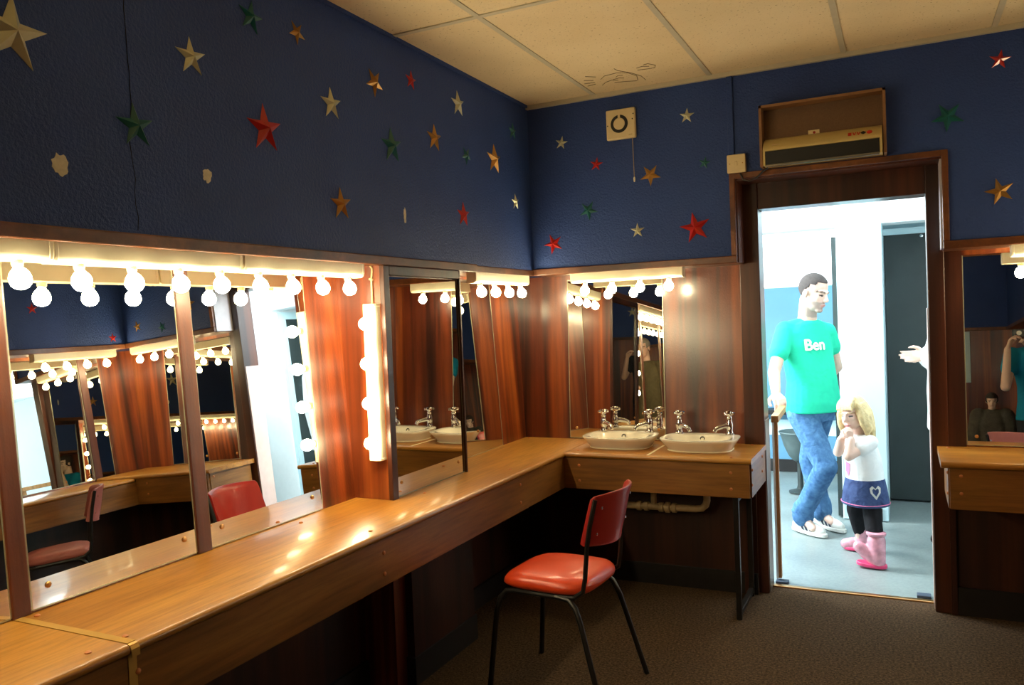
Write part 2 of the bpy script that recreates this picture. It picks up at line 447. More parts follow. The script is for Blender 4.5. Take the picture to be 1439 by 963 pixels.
# ------------------------------------------------------------------ light battens
def make_batten(label, length, nb, group, spacing, drop=True):
    """local frame: runs along +X from -length/2, faces -Y (front), bulbs point down (-Z)"""
    t = thing('light_batten', label, 'light fitting', (0,0,0), group)
    h, dp = .054, .052
    prof = [(-dp,.004),(-dp+.004,0),(0,0),(0,-h),(-dp+.014,-h),(-dp+.004,-h+.006),(-dp,-h+.016)]
    g = MB().prism(prof, 0, -length/2+.004, length/2-.004)
    g.build('housing', M['cream'], t, smooth=True, world=False, angle=50)
    for s in (-1, 1):
        pr = [(y*1.03+.0005, z*1.03+.001) for y, z in prof]
        MB().prism(pr, 0, s*(length/2-.006)-.006, s*(length/2-.006)+.006).build('end_cap', M['cream'], t, smooth=True, world=False, bevel=.002)
    for i in range(nb):
        x = (i-(nb-1)/2)*spacing
        ax = Vector((0,-.22,-1)).normalized() if drop else Vector((0,-.25,-1)).normalized()
        p = Vector((x,-dp*.55,-h+.004))
        MB().lathe([(.0135,0),(.0135,.013),(.012,.016)], p, ax, 14).build('bulb_holder', M['plate'], t, world=False)
        prof_b = [(.0095,0),(.0105,.008),(.016,.014),(.0215,.022),(.0245,.032),(.0245,.040),(.0215,.049),(.0155,.056),(.008,.0595),(.0005,.0605)]
        MB().lathe(prof_b, p+ax*.013, ax, 16).build('light_bulb', M['bulb'], t, world=False)
    return t
GB = 'bulb battens around the dressing mirrors'
LS = .155
# long row on the left wall: front faces +X, so local X runs along -Y ... rotate +90 about Z
def place_left(t, y, z=1.7145, x=-.048):
    t.location = (x, y, z); t.rotation_euler = (0,0,R(90))
b4 = make_batten('long cream batten of four lit bulbs over the middle of the left mirrors', .622, 4, GB, LS)
place_left(b4, -2.522)
def dup(t, label, x=None):
    c = copy_tree(t); c['label'] = label; return c
c = dup(b4, 'cream batten of lit bulbs nearest the camera at the left edge'); place_left(c, -3.147, 1.7165, -.044)
c = dup(b4, 'cream batten of four bulbs ending the long row beside the wood panel'); place_left(c, -1.893, 1.7145)
c = dup(b4, 'cream batten of lit bulbs behind the camera, beyond the left picture edge'); place_left(c, -3.772, 1.7145)
c = dup(b4, 'cream batten of lit bulbs nearest the rear wall on the left'); place_left(c, -4.397, 1.7145)
c = dup(b4, 'short cream batten of four lit bulbs left of the room corner'); place_left(c, -.378, 1.7145, -.048)
c = dup(b4, 'cream batten of four lit bulbs above the washbasins'); c.location = (.531,.048,1.7145); c.rotation_euler = (0,0,0)
c = dup(b4, 'cream batten of lit bulbs right of the doorway at the picture edge'); c.location = (2.596,.048,1.7145); c.rotation_euler = (0,0,0)
c = dup(b4, 'cream batten of lit bulbs on the right wall, seen only in reflections'); c.location = (W+.048,-.40,1.7145); c.rotation_euler = (0,0,R(-90))
# vertical strip on the near side of the pier: runs down, bulbs point towards the room's near end
v = dup(b4, 'vertical cream strip of four lit bulbs on the side of the pier')
# local X -> -Z, local -Z (bulb direction) -> -Y, local -Y (front) -> +X
mt = Matrix(((0,-1,0),(0,0,1),(-1,0,0)))
v.rotation_euler = mt.to_euler()
v.location = (-.056,-1.468,1.25)
cab = MB().tube([(-.036,-1.486,1.55),(-.036,-1.484,1.66),(-.030,-1.484,1.70),(-.040,-1.484,1.712)], .004, 8)
cb = cab.build('power_cable', M['plate'], None)
tag(cb, 'thin cream cable running up the pier above the vertical bulb strip', 'cable')
cl = MB().box(-.043,-1.494,1.655,-.027,-1.479,1.663).build('cable_clip', M['plate'], cb, bevel=.002)

# ------------------------------------------------------------------ counters
def cap(mb_or_none, p, axis, parent, mat='copper'):
    MB().lathe([(.0075,0),(.0072,.0025),(.0045,.0045),(.0005,.005)], p, axis, 12).build('screw_cap', M[mat], parent)
def counter_left(name, label, y0, y1, caps_top, caps_front, xf=.267):
    t = thing(name, label, 'counter', (.05,(y0+y1)/2,.59), 'worktop counters round the room')
    prof = [(-.18,ZC-.026),(-.18,ZC),(xf-.014,ZC),(xf-.004,ZC-.004),(xf,ZC-.013),(xf-.004,ZC-.022),(xf-.014,ZC-.026)]
    MB().prism(prof, 1, y0, y1).build('worktop', M['oak_y'], t, angle=50)
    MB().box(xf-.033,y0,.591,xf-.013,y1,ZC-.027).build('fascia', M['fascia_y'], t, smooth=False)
    for x, y in caps_top: cap(None, (x,y,ZC), (0,0,1), t)
    for y, z in caps_front: cap(None, (xf-.013,y,z), (1,0,0), t)
    return t
cl_ = counter_left('dressing_counter', 'long oak laminate counter under the left mirrors, running to the corner', -2.884, .168,
    [(-.13,-2.842),(.212,-2.856),(-.107,-1.879),(.07,-1.33),(.191,-.777),(-.13,.13),(.212,-1.9)], [(-2.86,.704),(-2.86,.632),(-1.887,.704),(-1.887,.632),(-.807,.715),(-.807,.632)])
cn_ = counter_left('dressing_counter.001', 'nearest piece of oak counter left of the gold tape', -5.6, -2.886, [(.214,-2.952),(-.1,-3.02)], [(-2.96,.704),(-2.96,.632)])
g = MB(); g.box(-.165,-2.884,ZC-.0005,.254,-2.862,ZC+.0012)
g.prism([(.250,ZC+.0012),(.262,ZC-.003),(.2682,ZC-.012),(.2682,ZC-.030),(.2665,ZC-.030),(.2665,ZC-.012),(.26,ZC-.004),(.25,ZC-.0005)], 1, -2.884, -2.862)
g.box(.2535,-2.884,.592,.2552,-2.862,ZC-.027)
g.build('tape_strip', M['tape'], cl_, smooth=False)

t = thing('washbasin_counter', 'oak counter carrying the two washbasins, ending at the doorway', 'counter', (.75,-.05,.59), 'worktop counters round the room')
yf = -.289
prof = [(.168,ZC-.026),(.168,ZC),(yf+.014,ZC),(yf+.004,ZC-.004),(yf,ZC-.013),(yf+.004,ZC-.022),(yf+.014,ZC-.026)]
MB().prism(prof, 0, .2675, 1.203).build('worktop', M['oak_x'], t, angle=50)
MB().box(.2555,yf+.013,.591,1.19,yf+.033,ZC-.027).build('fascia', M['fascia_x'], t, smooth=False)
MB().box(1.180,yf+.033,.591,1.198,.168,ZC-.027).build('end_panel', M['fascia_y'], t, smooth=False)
MB().box(.697,-.275,ZC-.0004,.709,.03,ZC+.0016).build('joint_strip', M['cream'], t, smooth=False)
for x, y in ((1.105,-.25),(.315,-.22),(1.14,.13),(.9,.14)): cap(None, (x,y,ZC), (0,0,1), t)
for x, z in ((.338,.712),(.338,.632),(1.105,.709),(1.105,.631)): cap(None, (x,yf+.013,z), (0,-1,0), t)
for y, z in ((-.24,.72),(.06,.733),(.05,.66),(-.25,.65)): cap(None, (1.198,y,z), (1,0,0), t)
# black steel leg frame
t = thing('steel_leg_frame', 'black steel leg frame holding up the end of the washbasin counter', 'stand', (1.14,-.06,0))
MB().box(1.108,-.262,0,1.133,-.237,.590).build('leg', M['black'], t, bevel=.002)
MB().box(1.108,.085,0,1.133,.110,.590).build('leg', M['black'], t, bevel=.002)
MB().box(1.108,-.237,.02,1.133,.085,.045).build('crossbar', M['black'], t, bevel=.002)
MB().box(1.108,-.237,.565,1.133,.085,.590).build('crossbar', M['black'], t, bevel=.002)

# right-hand counter
ZR = .797
t = thing('dressing_counter.002', 'oak counter right of the doorway', 'counter', (2.5,-.05,.6), 'worktop counters round the room')
yf = -.262
prof = [(.20,ZR-.03),(.20,ZR),(yf+.014,ZR),(yf+.004,ZR-.004),(yf,ZR-.015),(yf+.004,ZR-.026),(yf+.014,ZR-.03)]
MB().prism(prof, 0, 1.985, 3.11).build('worktop', M['oak_x'], t, angle=50)
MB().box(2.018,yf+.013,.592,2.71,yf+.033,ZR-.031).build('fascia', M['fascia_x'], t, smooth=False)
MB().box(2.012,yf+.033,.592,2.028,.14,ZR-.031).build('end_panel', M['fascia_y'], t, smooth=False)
for x, z in ((2.06,.735),(2.06,.66),(2.6,.735),(2.6,.66)): cap(None, (x,yf+.013,z), (0,-1,0), t)
for z in (.74,.65): cap(None, (2.012,-.2,z), (-1,0,0), t)
cap(None, (2.03,.10,ZR), (0,0,1), t)
t = thing('dressing_counter.003', 'oak counter along the right wall, seen only in reflections', 'counter', (2.9,-1.1,.6), 'worktop counters round the room')
prof = [(3.115,ZC-.026),(3.115,ZC),(2.714,ZC),(2.704,ZC-.004),(2.70,ZC-.013),(2.704,ZC-.022),(2.714,ZC-.026)]
MB().prism(prof, 1, -2.1, -.264).build('worktop', M['oak_y'], t, angle=50)
MB().box(2.713,-2.08,.591,2.733,-.23,ZC-.027).build('fascia', M['fascia_y'], t, smooth=False)
for y in (-.55,-1.5):
    for z in (.704,.632): cap(None, (2.713,y,z), (-1,0,0), t)

# ------------------------------------------------------------------ washbasins and taps
def sup(a, b, n, k, N):
    th = 2*PI*k/N; c, s = math.cos(th), math.sin(th)
    x = a*math.copysign(abs(c)**(2/n), c); y = b*math.copysign(abs(s)**(2/n), s)
    return x, y
def basin(label, cx, cy):
    t = thing('washbasin', label, 'washbasin', (cx,cy,ZC), 'washbasins on the counter')
    N = 48
    # (half width, half depth, power, y shift, z)
    rings = [(.158,.108,3.2,.006,.0008),(.160,.110,3.2,.006,.004),(.172,.122,3.2,.004,.024),(.188,.138,3.4,.0,.048),(.194,.144,3.6,0,.058),(.193,.143,3.6,0,.0625),(.188,.138,3.6,0,.064),
             (.158,.094,3.0,-.026,.0625),(.152,.088,3.0,-.027,.058),(.135,.074,2.8,-.027,.034),(.10,.05,2.4,-.026,.012),(.03,.018,2,-.022,.006),(.001,.001,2,-.022,.006)]
    vs = []; fs = []
    for a, b, n, sh, z in rings:
        for k in range(N):
            x, y = sup(a, b, n, k, N)
            yy = y
            if y < 0: yy = y*(1+.10*(1-(x/a)**2))      # bowed front edge
            vs.append((cx+x, cy+yy+sh, ZC+z))
    for i in range(len(rings)-1):
        for k in range(N):
            k2 = (k+1)%N
            fs.append((i*N+k, i*N+k2, (i+1)*N+k2, (i+1)*N+k))
    MB().add(vs, fs).build('bowl', M['porcelain'], t, angle=60)
    MB().lathe([(.0,0),(.010,0),(.0125,.003),(.0085,.0035),(.007,-.004),(.001,-.006)][1:], (cx,cy+.0555,ZC+.045), Vector((0,-1,.25)), 16).build('overflow', M['darkglass'], t)
    MB().lathe([(.018,0),(.018,.003),(.012,.004),(.001,.003)], (cx,cy-.022,ZC+.006), (0,0,1), 16).build('drain', M['chrome'], t)
    g = MB(); vs=[]; fs=[]
    for a, b, z in ((.163,.113,.0006),(.163,.113,.003),(.158,.108,.006)):
        for k in range(N):
            x, y = sup(a, b, 3.2, k, N); yy = y*(1+.10*(1-(x/a)**2)) if y < 0 else y
            vs.append((cx+x, cy+yy+.006, ZC+z))
    for i in range(2):
        for k in range(N):
            k2=(k+1)%N; fs.append((i*N+k, i*N+k2, (i+1)*N+k2, (i+1)*N+k))
    g.add(vs, fs).build('sealant', M['cream'], t)
    for s in (-1, 1):
        tx, ty, tz = cx+s*.130, cy+.104, ZC+.063; K = 1.2
        # pillar tap: spout points to the bowl
        dirv = Vector((-s*.80,-.6,0)).normalized()
        g = MB()
        g.lathe([(r_*K,h_*K) for r_,h_ in [(.021,0),(.021,.004),(.0165,.007),(.0135,.018),(.0155,.03),(.0165,.042),(.013,.056),(.0105,.066),(.0125,.072),(.009,.080)]], (tx,ty,tz), (0,0,1), 18)
        b0 = Vector((tx,ty,tz+.036*K))
        pts = [b0, b0+dirv*.022*K+Vector((0,0,.004)), b0+dirv*.045*K+Vector((0,0,-.002)), b0+dirv*.064*K+Vector((0,0,-.010)), b0+dirv*.070*K+Vector((0,0,-.024))]
        g.tube(pts, [.0145,.0135,.012,.011,.0105], 12)
        tp = g.build('tap', M['chrome'], t)
        h = MB()
        h.lathe([(r_*K,h_*K) for r_,h_ in [(.009,.078),(.015,.084),(.017,.090),(.0165,.098),(.012,.102),(.001,.103)]], (tx,ty,tz), (0,0,1), 16)
        for k in range(4):
            a = PI/4+k*PI/2; dv = Vector((math.cos(a),math.sin(a),0))
            c0 = Vector((tx,ty,tz+.091*K)); h.tube([c0+dv*.010, c0+dv*.0285, c0+dv*.032], [.007,.0085,.005], 8)
        h.build('tap_handle', M['chrome'], tp)
    return t
basin('white washbasin nearer the room corner, in front of the mirror', .487, -.035)
basin('white washbasin nearer the doorway, in front of plain wood', .912, -.045)

# waste pipe
t = thing('waste_pipe', 'cream plastic waste pipe with collars under the washbasin counter', 'pipe', (.7,.02,.45))
MB().tube([(.28,.02,.447),(.86,.02,.452),(.895,.02,.457),(.915,.02,.475),(.922,.02,.50),(.922,.02,.60)], .018, 14).build('pipe', M['dull'], t)
for x, r in ((.56,.026),(.60,.025),(.68,.026),(.715,.029),(.75,.026)):
    MB().lathe([(r-.003,-.013),(r,-.009),(r,.009),(r-.003,.013)], (x,.02,.45), (1,0,0), 14).build('collar', M['dull'], t)
MB().tube([(.64,.02,.455),(.64,.02,.60)], .016, 12).build('downpipe', M['dull'], t)

# ------------------------------------------------------------------ stars
def star(label, side, a, z, rad, colour, rot=0, inner=.37):
    """side L: wall x=0 (a = y, picture-right is +y); B: wall y=0 (a = x); R: wall x=W"""
    vs = [(0,0,rad*.30)]
    for k in range(10):
        th = PI/2 - R(rot) - k*PI/5
        r = rad if k % 2 == 0 else rad*inner
        vs.append((r*math.cos(th), r*math.sin(th), .0015))
    vs += [(x,y,-.0005) for x,y,_ in vs[1:11]]
    fs = [(0, 1+(k+1)%10, 1+k) for k in range(10)] + [(1+k, 1+(k+1)%10, 11+(k+1)%10, 11+k) for k in range(10)] + [tuple(range(11,21))]
    if side == 'L': T = lambda u,v,w: (w, a+u, z+v)
    elif side == 'B': T = lambda u,v,w: (a+u, -w, z+v)
    elif side == 'R': T = lambda u,v,w: (W-w, a-u, z+v)
    elif side == 'F': T = lambda u,v,w: (a-u, YN+w, z+v)
    g = MB().add([(u,v,w) for u,v,w in vs], fs)
    base = Vector(T(0,0,0))
    g.v = [tuple(Vector(T(u,v,w))-base) for u,v,w in g.v]
    o = g.build('wall_star', M['star_'+colour], None, smooth=False)
    o.location = base
    return tag(o, label, 'star', 'painted relief stars on the blue walls')
S = [
 ('large silver star cut by the picture edge, highest at the far left', 'L', -2.906,2.195,.092,'silver',4),
 ('green star close below the ceiling, left of a small gold star', 'L', -2.121,2.479,.055,'green',8),
 ('small gold star close below the ceiling, right of a green star', 'L', -1.902,2.495,.042,'gold',36),
 ('silver star between the wall crack and the red star', 'L', -2.374,2.283,.058,'silver',-4),
 ('green star sitting on the wall crack', 'L', -2.578,2.042,.062,'green',-6),
 ('big red star on the left wall above the long bulb row', 'L', -2.082,2.131,.081,'red',-4),
 ('silver star right of the big red star, left of the gold and red pair', 'L', -1.733,2.289,.060,'silver',-4),
 ('gold star right beside a small red star high on the left wall', 'L', -1.455,2.434,.058,'gold',36),
 ('small red star high on the left wall, right of a gold star', 'L', -1.188,2.509,.042,'red',4),
 ('silver star high on the left wall nearest the ceiling edge', 'L', -.789,2.498,.062,'silver',-4),
 ('big green star in the middle of the left wall', 'L', -1.355,2.203,.074,'green',-4),
 ('gold star right of the big green star', 'L', -1.016,2.297,.063,'gold',0),
 ('gold star low on the left wall, right above the moulding', 'L', -1.702,1.928,.062,'gold',-4),
 ('tiny dark green star between two gold stars on the left wall', 'L', -.727,2.266,.044,'green',36),
 ('gold star nearest the corner on the left wall', 'L', -.435,2.296,.078,'gold',0),
 ('tiny dark green star in the shadow of the corner', 'L', -.202,2.481,.048,'green',0),
 ('red star low on the left wall, below the gold ones', 'L', -.78,1.98,.060,'red',0),
 ('small silver star low on the left wall beside the corner', 'L', -.202,2.105,.044,'silver',-4),
 ('small pale gold star left of the extractor fan', 'B', .198,2.43,.038,'silver',12),
 ('small red star below and left of the extractor fan', 'B', .395,2.29,.038,'red',10),
 ('gold star right of the fan pull cord', 'B', .69,2.199,.058,'gold',36),
 ('small pale gold star right of the extractor fan', 'B', .89,2.476,.040,'silver',4),
 ('tiny green star left of the switch plate', 'B', .972,2.228,.032,'green',14),
 ('green star on the back wall left of the pull cord end', 'B', .34,2.048,.054,'green',30),
 ('red star lowest on the back wall, beside the corner', 'B', .129,1.884,.058,'red',-22),
 ('small pale gold star low on the back wall between the two red ones', 'B', .61,1.917,.040,'silver',0),
 ('biggest red star on the back wall, left of the doorway', 'B', .914,1.906,.082,'red',-10),
 ('green star right of the wall heater', 'B', 2.056,2.301,.070,'green',-30),
 ('gold star on the blue wall right of the doorway', 'B', 2.248,1.949,.060,'gold',-14),
 ('dim red star high up at the top right of the back wall', 'B', 2.259,2.517,.044,'red',10),
 ('gold star at the far end of the back wall, seen only in the mirror', 'B', 2.80,1.86,.042,'gold',10),
 ('green star near the far end of the back wall, seen only in the mirror', 'B', 2.544,1.82,.040,'green',20),
 ('red star on the right wall beside the corner, seen only reflected', 'R', -.10,1.80,.036,'red',0),
 ('red star on the right wall away from the corner, seen only reflected', 'R', -.68,2.02,.040,'red',0),
]
for s in S: star(*s)
for i, (a, z, c) in enumerate(((.7,2.25,'gold'),(1.6,2.1,'silver'),(2.35,2.22,'gold'))):
    star(['gold star on the rear wall nearest the left wall, only in reflections','silver star in the middle of the rear wall, only in reflections','gold star on the rear wall nearest the right wall, only in reflections'][i], 'F', a, z, .07, c, 0)

# bare plaster patches and the crack
def patch(label, y, z, w, h, seed):
    rnd = random.Random(seed); N = 22; vs = []
    for k in range(N):
        th = 2*PI*k/N; r = .75+.35*rnd.random()
        vs.append((.0012, y+w*r*math.cos(th), z+h*r*math.sin(th)))
    vs.append((.0014,y,z)); vs += [(-.0005,p[1],p[2]) for p in vs[:N]]
    fs = [(N,k,(k+1)%N) for k in range(N)] + [(k,(k+1)%N,N+1+(k+1)%N,N+1+k) for k in range(N)]
    o = MB().add(vs, fs).build('peeled_patch', M['patch'], None, smooth=False)
    return tag(o, label, 'peeled paint', 'spots where the blue paint has peeled')
patch('peeled paint patch farthest left, showing cream plaster', -2.801,1.904,.023,.029,3)
patch('small round peeled paint patch below the silver star', -2.335,1.943,.019,.021,11)
patch('thin vertical peeled paint sliver low on the left wall', -1.279,1.925,.009,.034,5)
rnd = random.Random(2); pts = []
for i in range(26):
    z = 1.76 + (H-.03-1.76)*i/25
    pts.append((.0005, -2.592+.005*rnd.uniform(-1,1)+.006*math.sin(i*.7), z))
o = MB().tube(pts, [(.0010+.0012*rnd.random())*(1.25 if q > 7 else .6) for q in range(26) for _ in pts], 5).build('wall_crack', M['crack'], None)
tag(o, 'dark vertical crack in the blue left wall', 'crack')

# ------------------------------------------------------------------ fittings on the back wall
t = thing('extractor_fan', 'square cream extractor fan with a pull cord', 'fan', (.544,0,2.478))
MB().box(.467,-.028,2.401,.625,0,2.558).build('casing', M['plate'], t, bevel=.006)
MB().lathe([(.047,0),(.047,.0015),(.030,.0015),(.030,0)], (.540,-.0282,2.480), (0,-1,0), 32).build('intake_ring', M['darkglass'], t)
MB().lathe([(.031,0),(.031,.003),(.027,.006),(.001,.0065)], (.540,-.0282,2.480), (0,-1,0), 32).build('centre_disc', M['plate'], t)
MB().box(.534,-.031,2.511,.546,-.028,2.530).build('catch', M['plate'], t)
for x, z in ((.476,2.476),(.612,2.497),(.617,2.523)):
    MB().lathe([(.0035,0),(.0035,.001),(.001,.0012)], (x,-.028,z), (0,-1,0), 10).build('screw', M['darkglass'], t)
MB().box(.590,-.0288,2.416,.608,-.028,2.420).build('maker_mark', M['dull'], t)
MB().tube([(.606,-.018,2.402),(.607,-.018,2.30),(.6085,-.018,2.195)], .0016, 6).build('pull_cord', M['dull'], t)
MB().lathe([(.003,0),(.0048,.006),(.0052,.020),(.003,.026)], (.6085,-.018,2.170), (0,0,1), 10).build('cord_pull', M['cream'], t)

t = thing('switch_plate', 'square ivory switch plate above the corner of the doorway', 'switch', (1.13,0,2.2))
MB().box(1.088,-.030,2.156,1.178,-.0,2.246).build('plate', M['plate'], t, bevel=.004)
MB().box(1.127,-.034,2.190,1.139,-.030,2.212).build('switch', M['plate'], t, bevel=.002)
for x in (1.102,1.164): MB().lathe([(.003,0),(.003,.001),(.001,.0012)], (x,-.030,2.201), (0,-1,0), 10).build('screw', M['brass'], t)
o = MB().box(1.092,-.012,2.247,1.122,.0,2.636).build('cable_trunking', M['blue'], None, bevel=.003)
tag(o, 'blue painted cable trunking running from switch plate to ceiling', 'trunking')

# heater in its wooden surround
t = thing('heater_surround', 'brown wooden surround box above the doorway', 'box', (1.53,0,2.15))
MB().box(1.255,-.085,2.160,1.267,0,2.452).build('side_board', M['boxwood'], t)
MB().box(1.795,-.085,2.160,1.807,0,2.452).build('side_board', M['boxwood'], t)
MB().box(1.255,-.085,2.440,1.807,0,2.452).build('top_board', M['boxwood'], t)
MB().box(1.267,-.012,2.160,1.795,-.002,2.440).build('back_board', M['hardboard'], t)
t = thing('wall_heater', 'cream wall fan heater with a dark grille inside the wooden surround', 'heater', (1.53,-.02,2.15))
prof = [(-.013,2.163),(-.013,2.300),(-.055,2.286),(-.098,2.246),(-.104,2.234),(-.104,2.228),(-.090,2.228),(-.086,2.163)]
MB().prism(prof, 0, 1.272, 1.790).build('casing', M['heater'], t, angle=50)
MB().prism([(-.087,2.164),(-.0935,2.226),(-.1025,2.226),(-.098,2.164)], 0, 1.284, 1.778).build('grille', M['darkglass'], t)
for s in (1.272,1.780):
    MB().prism([(-.086,2.160),(-.091,2.229),(-.104,2.229),(-.1035,2.160)], 0, s, s+.010).build('grille_frame', M['heater'], t)
MB().box(1.284,-.108,2.153,1.778,-.086,2.164).build('outlet_lip', M['steel'], t, bevel=.003)
nv = Vector((0,-.68,.73)).normalized()
def on_slope(x, f): return Vector((x,-.055-.043*f,2.286-.040*f))
for i, x in enumerate((1.655,1.674,1.692)):
    g = MB(); p = on_slope(x,.62); u = Vector((1,0,0)); w = Vector((0,-.73,-.68)).normalized()
    if i == 0: g.add([p+u*a+w*b_+nv*.0012 for a,b_ in ((-.0075,-.013),(.0075,-.013),(.0075,.013),(-.0075,.013))], [(0,1,2,3)])
    else: g.add([p+u*a+w*b_+nv*.0012 for a,b_ in ((-.0085,-.013),(-.003,-.013),(.0005,.004),(.004,-.013),(.0085,.0-.013),(.003,.013),(-.002,.013))], [tuple(range(7))])
    g.build('red_marking', M['redknob'], t, smooth=False)
p = on_slope(1.712,.62); MB().lathe([(.011,-.001),(.011,.004),(.001,.0042)], p, nv, 4).build('switch', M['darkglass'], t)
p = on_slope(1.738,.62); MB().lathe([(.0115,-.001),(.0115,.0035),(.008,.006),(.001,.0062)], p, nv, 16).build('dial', M['redknob'], t)
p = on_slope(1.33,.75); MB().box(p.x-.018,p.y-.004,p.z-.001,p.x+.018,p.y,p.z+.004).build('name_mark', M['dull'], t)
MB().box(1.47,-.0145,2.292,1.52,-.012,2.318).build('wall_bracket', M['plate'], t)
MB().lathe([(.006,0),(.006,.002),(.001,.0022)], (1.497,-.0145,2.306), (0,-1,0), 12).build('bracket_screw', M['redback'], t)
cb = MB().tube([(1.285,-.05,2.158),(1.262,-.045,2.146),(1.225,-.03,2.118),(1.195,-.028,2.108),(1.165,-.028,2.118),(1.15,-.026,2.150)], .0045, 8).build('power_cable', M['black'], t)
cb['label'] = 'dark cable drooping to the switch plate'

# pencil drawing on the ceiling tile
sx, sy = .62, -.30
def scrib(pts): return [(.627+u*.30, -.285+v*.30, H-.0008) for u, v in pts]
g = MB()
for pts in (
  [(-.42,.42),(-.32,.30),(-.20,.24),(-.10,.30)], [(-.34,.10),(-.22,-.05),(0,-.10),(.16,.0),(.24,.24),(.18,.5)],
  [(-.08,.12),(-.02,.05),(.05,.08)], [(-.16,.22),(-.05,.19),(.02,.24)], [(.30,.55),(.30,.3),(.2,.02),(.06,-.2),(.04,-.33)],
  [(-.5,.3),(-.66,.34)], [(-.48,.2),(-.66,.18)], [(-.46,.08),(-.6,.0)], [(-.36,-.08),(-.5,-.2)],
  [(.34,-.05),(.5,-.02),(.62,-.02),(.66,-.14),(.58,-.28),(.5,-.26)], [(.36,-.16),(.46,-.2),(.56,-.14)], [(-.2,.4),(0,.45),(.16,.52)]):
    g.tube(scrib(pts), .0016, 4)
o = g.build('ceiling_drawing', M['pencil'], None); tag(o, 'scribbled pencil drawing of a head on a ceiling tile', 'drawing')

# ------------------------------------------------------------------ chairs
def make_chair(label, seatm, backm):
    """local frame: front towards -X, back towards +X, floor z=0"""
    t = thing('stacking_chair', label, 'chair', (0,0,0))
    N = 40
    vs = []; fs = []
    rings = [(.80,.425),(.93,.428),(.985,.436),(1.0,.448),(.985,.462),(.93,.474),(.78,.484),(.5,.490),(.2,.492),(.001,.492)]
    for s, z in rings:
        for k in range(N):
            x, y = sup(.195*s, .190*s, 4.2 if s > .4 else 2.5, k, N)
            vs.append((x-.015, y, z-.012*max(0,-x/.195)**2*(1 if z > .44 else 0)))
    for i in range(len(rings)-1):
        for k in range(N):
            k2=(k+1)%N; fs.append((i*N+k, i*N+k2, (i+1)*N+k2, (i+1)*N+k))
    fs.append(tuple(range(N))[::-1])
    MB().add(vs, fs).build('seat', seatm, t, world=False, angle=70)
    # curved backrest
    g = MB(); n = 16; vs = []; fs = []
    for j, (z, off) in enumerate(((.620,.0),(.628,-.008),(.70,.012),(.780,.034),(.800,.042),(.812,.050))):
        for side in (0, 1):
            for i in range(n+1):
                u = i/n*2-1
                x = .225 + off + .060*(u*u)*-1 + .020*side + (.0 if 0 < j < 5 else (.006 if side == 0 else -.006))
                zz = z + (0.010*(1-u*u) if j >= 3 else -.014*(1-u*u))
                vs.append((x, .166*u, zz))
    row = 2*(n+1)
    for j in range(5):
        for i in range(n):
            a = j*row+i
            fs.append((a, a+1, a+row+1, a+row))
            b_ = a+n+1
            fs.append((b_, b_+row, b_+row+1, b_+1))
        fs.append((j*row, (j+1)*row, (j+1)*row+n+1, j*row+n+1))
        fs.append((j*row+n, j*row+n+n+1, (j+1)*row+n+n+1, (j+1)*row+n))
    for i in range(n):
        fs.append((i, i+n+1, i+n+2, i+1)); a = 5*row+i; fs.append((a, a+1, a+n+2, a+n+1))
    bk = MB().add(vs, fs).build('backrest', backm, t, world=False, angle=60, bevel=.004)
    for s in (-1, 1):
        y = s*.172
        MB().tube([(-.235,y*1.28,0),(-.200,y*1.14,.33),(-.188,y*1.06,.385),(-.165,y*1.0,.412),(-.12,y,.418)], .011, 10).build('leg', M['black'], t, world=False)
        MB().tube([(-.12,y,.418),(.05,y,.418)], .011, 10).build('seat_rail', M['black'], t, world=False)
        MB().tube([(.255,y*1.28,0),(.16,y*1.1,.33),(.135,y*1.04,.385),(.105,y,.412),(.05,y,.418)], .011, 10).build('leg', M['black'], t, world=False)
        p = MB()
        pts = [(.06,s*.172,.420),(.13,s*.172,.424),(.166,s*.172,.45),(.176,s*.171,.50),(.188,s*.169,.62),(.202,s*.168,.70),(.228,s*.168,.800)]
        p.tube(pts, .0095, 8); p.build('back_post', M['black'], t, world=False)
        for z, x in ((.665,.214),(.765,.238)):
            MB().lathe([(.005,0),(.005,.002),(.001,.003)], (x+.003,s*.140,z), (1,0,0), 10).build('rivet', M['chrome'], bk, world=False)
    MB().tube([(-.1,-.172,.418),(-.1,.172,.418)], .008, 8).build('cross_rail', M['black'], t, world=False)
    return t
ch = make_chair('red vinyl stacking chair with black tube legs pulled out from the counter', M['redvinyl'], M['redback'])
ch.location = (.605,-1.165,0); ch.rotation_euler = (0,0,R(-4))
def recolour(t, mp):
    for o in t.children:
        base = o.name.split('.')[0]
        if base in mp:
            o.data = o.data.copy(); o.data.materials.clear(); o.data.materials.append(mp[base])
c = copy_tree(ch); c['label'] = 'faded pink stacking chair by the right counter, seen only in mirrors'
c.location = (2.54,-.975,0); c.rotation_euler = (0,0,R(124))
recolour(c, {'seat': M['pinkvinyl'], 'backrest': M['pinkvinyl']})

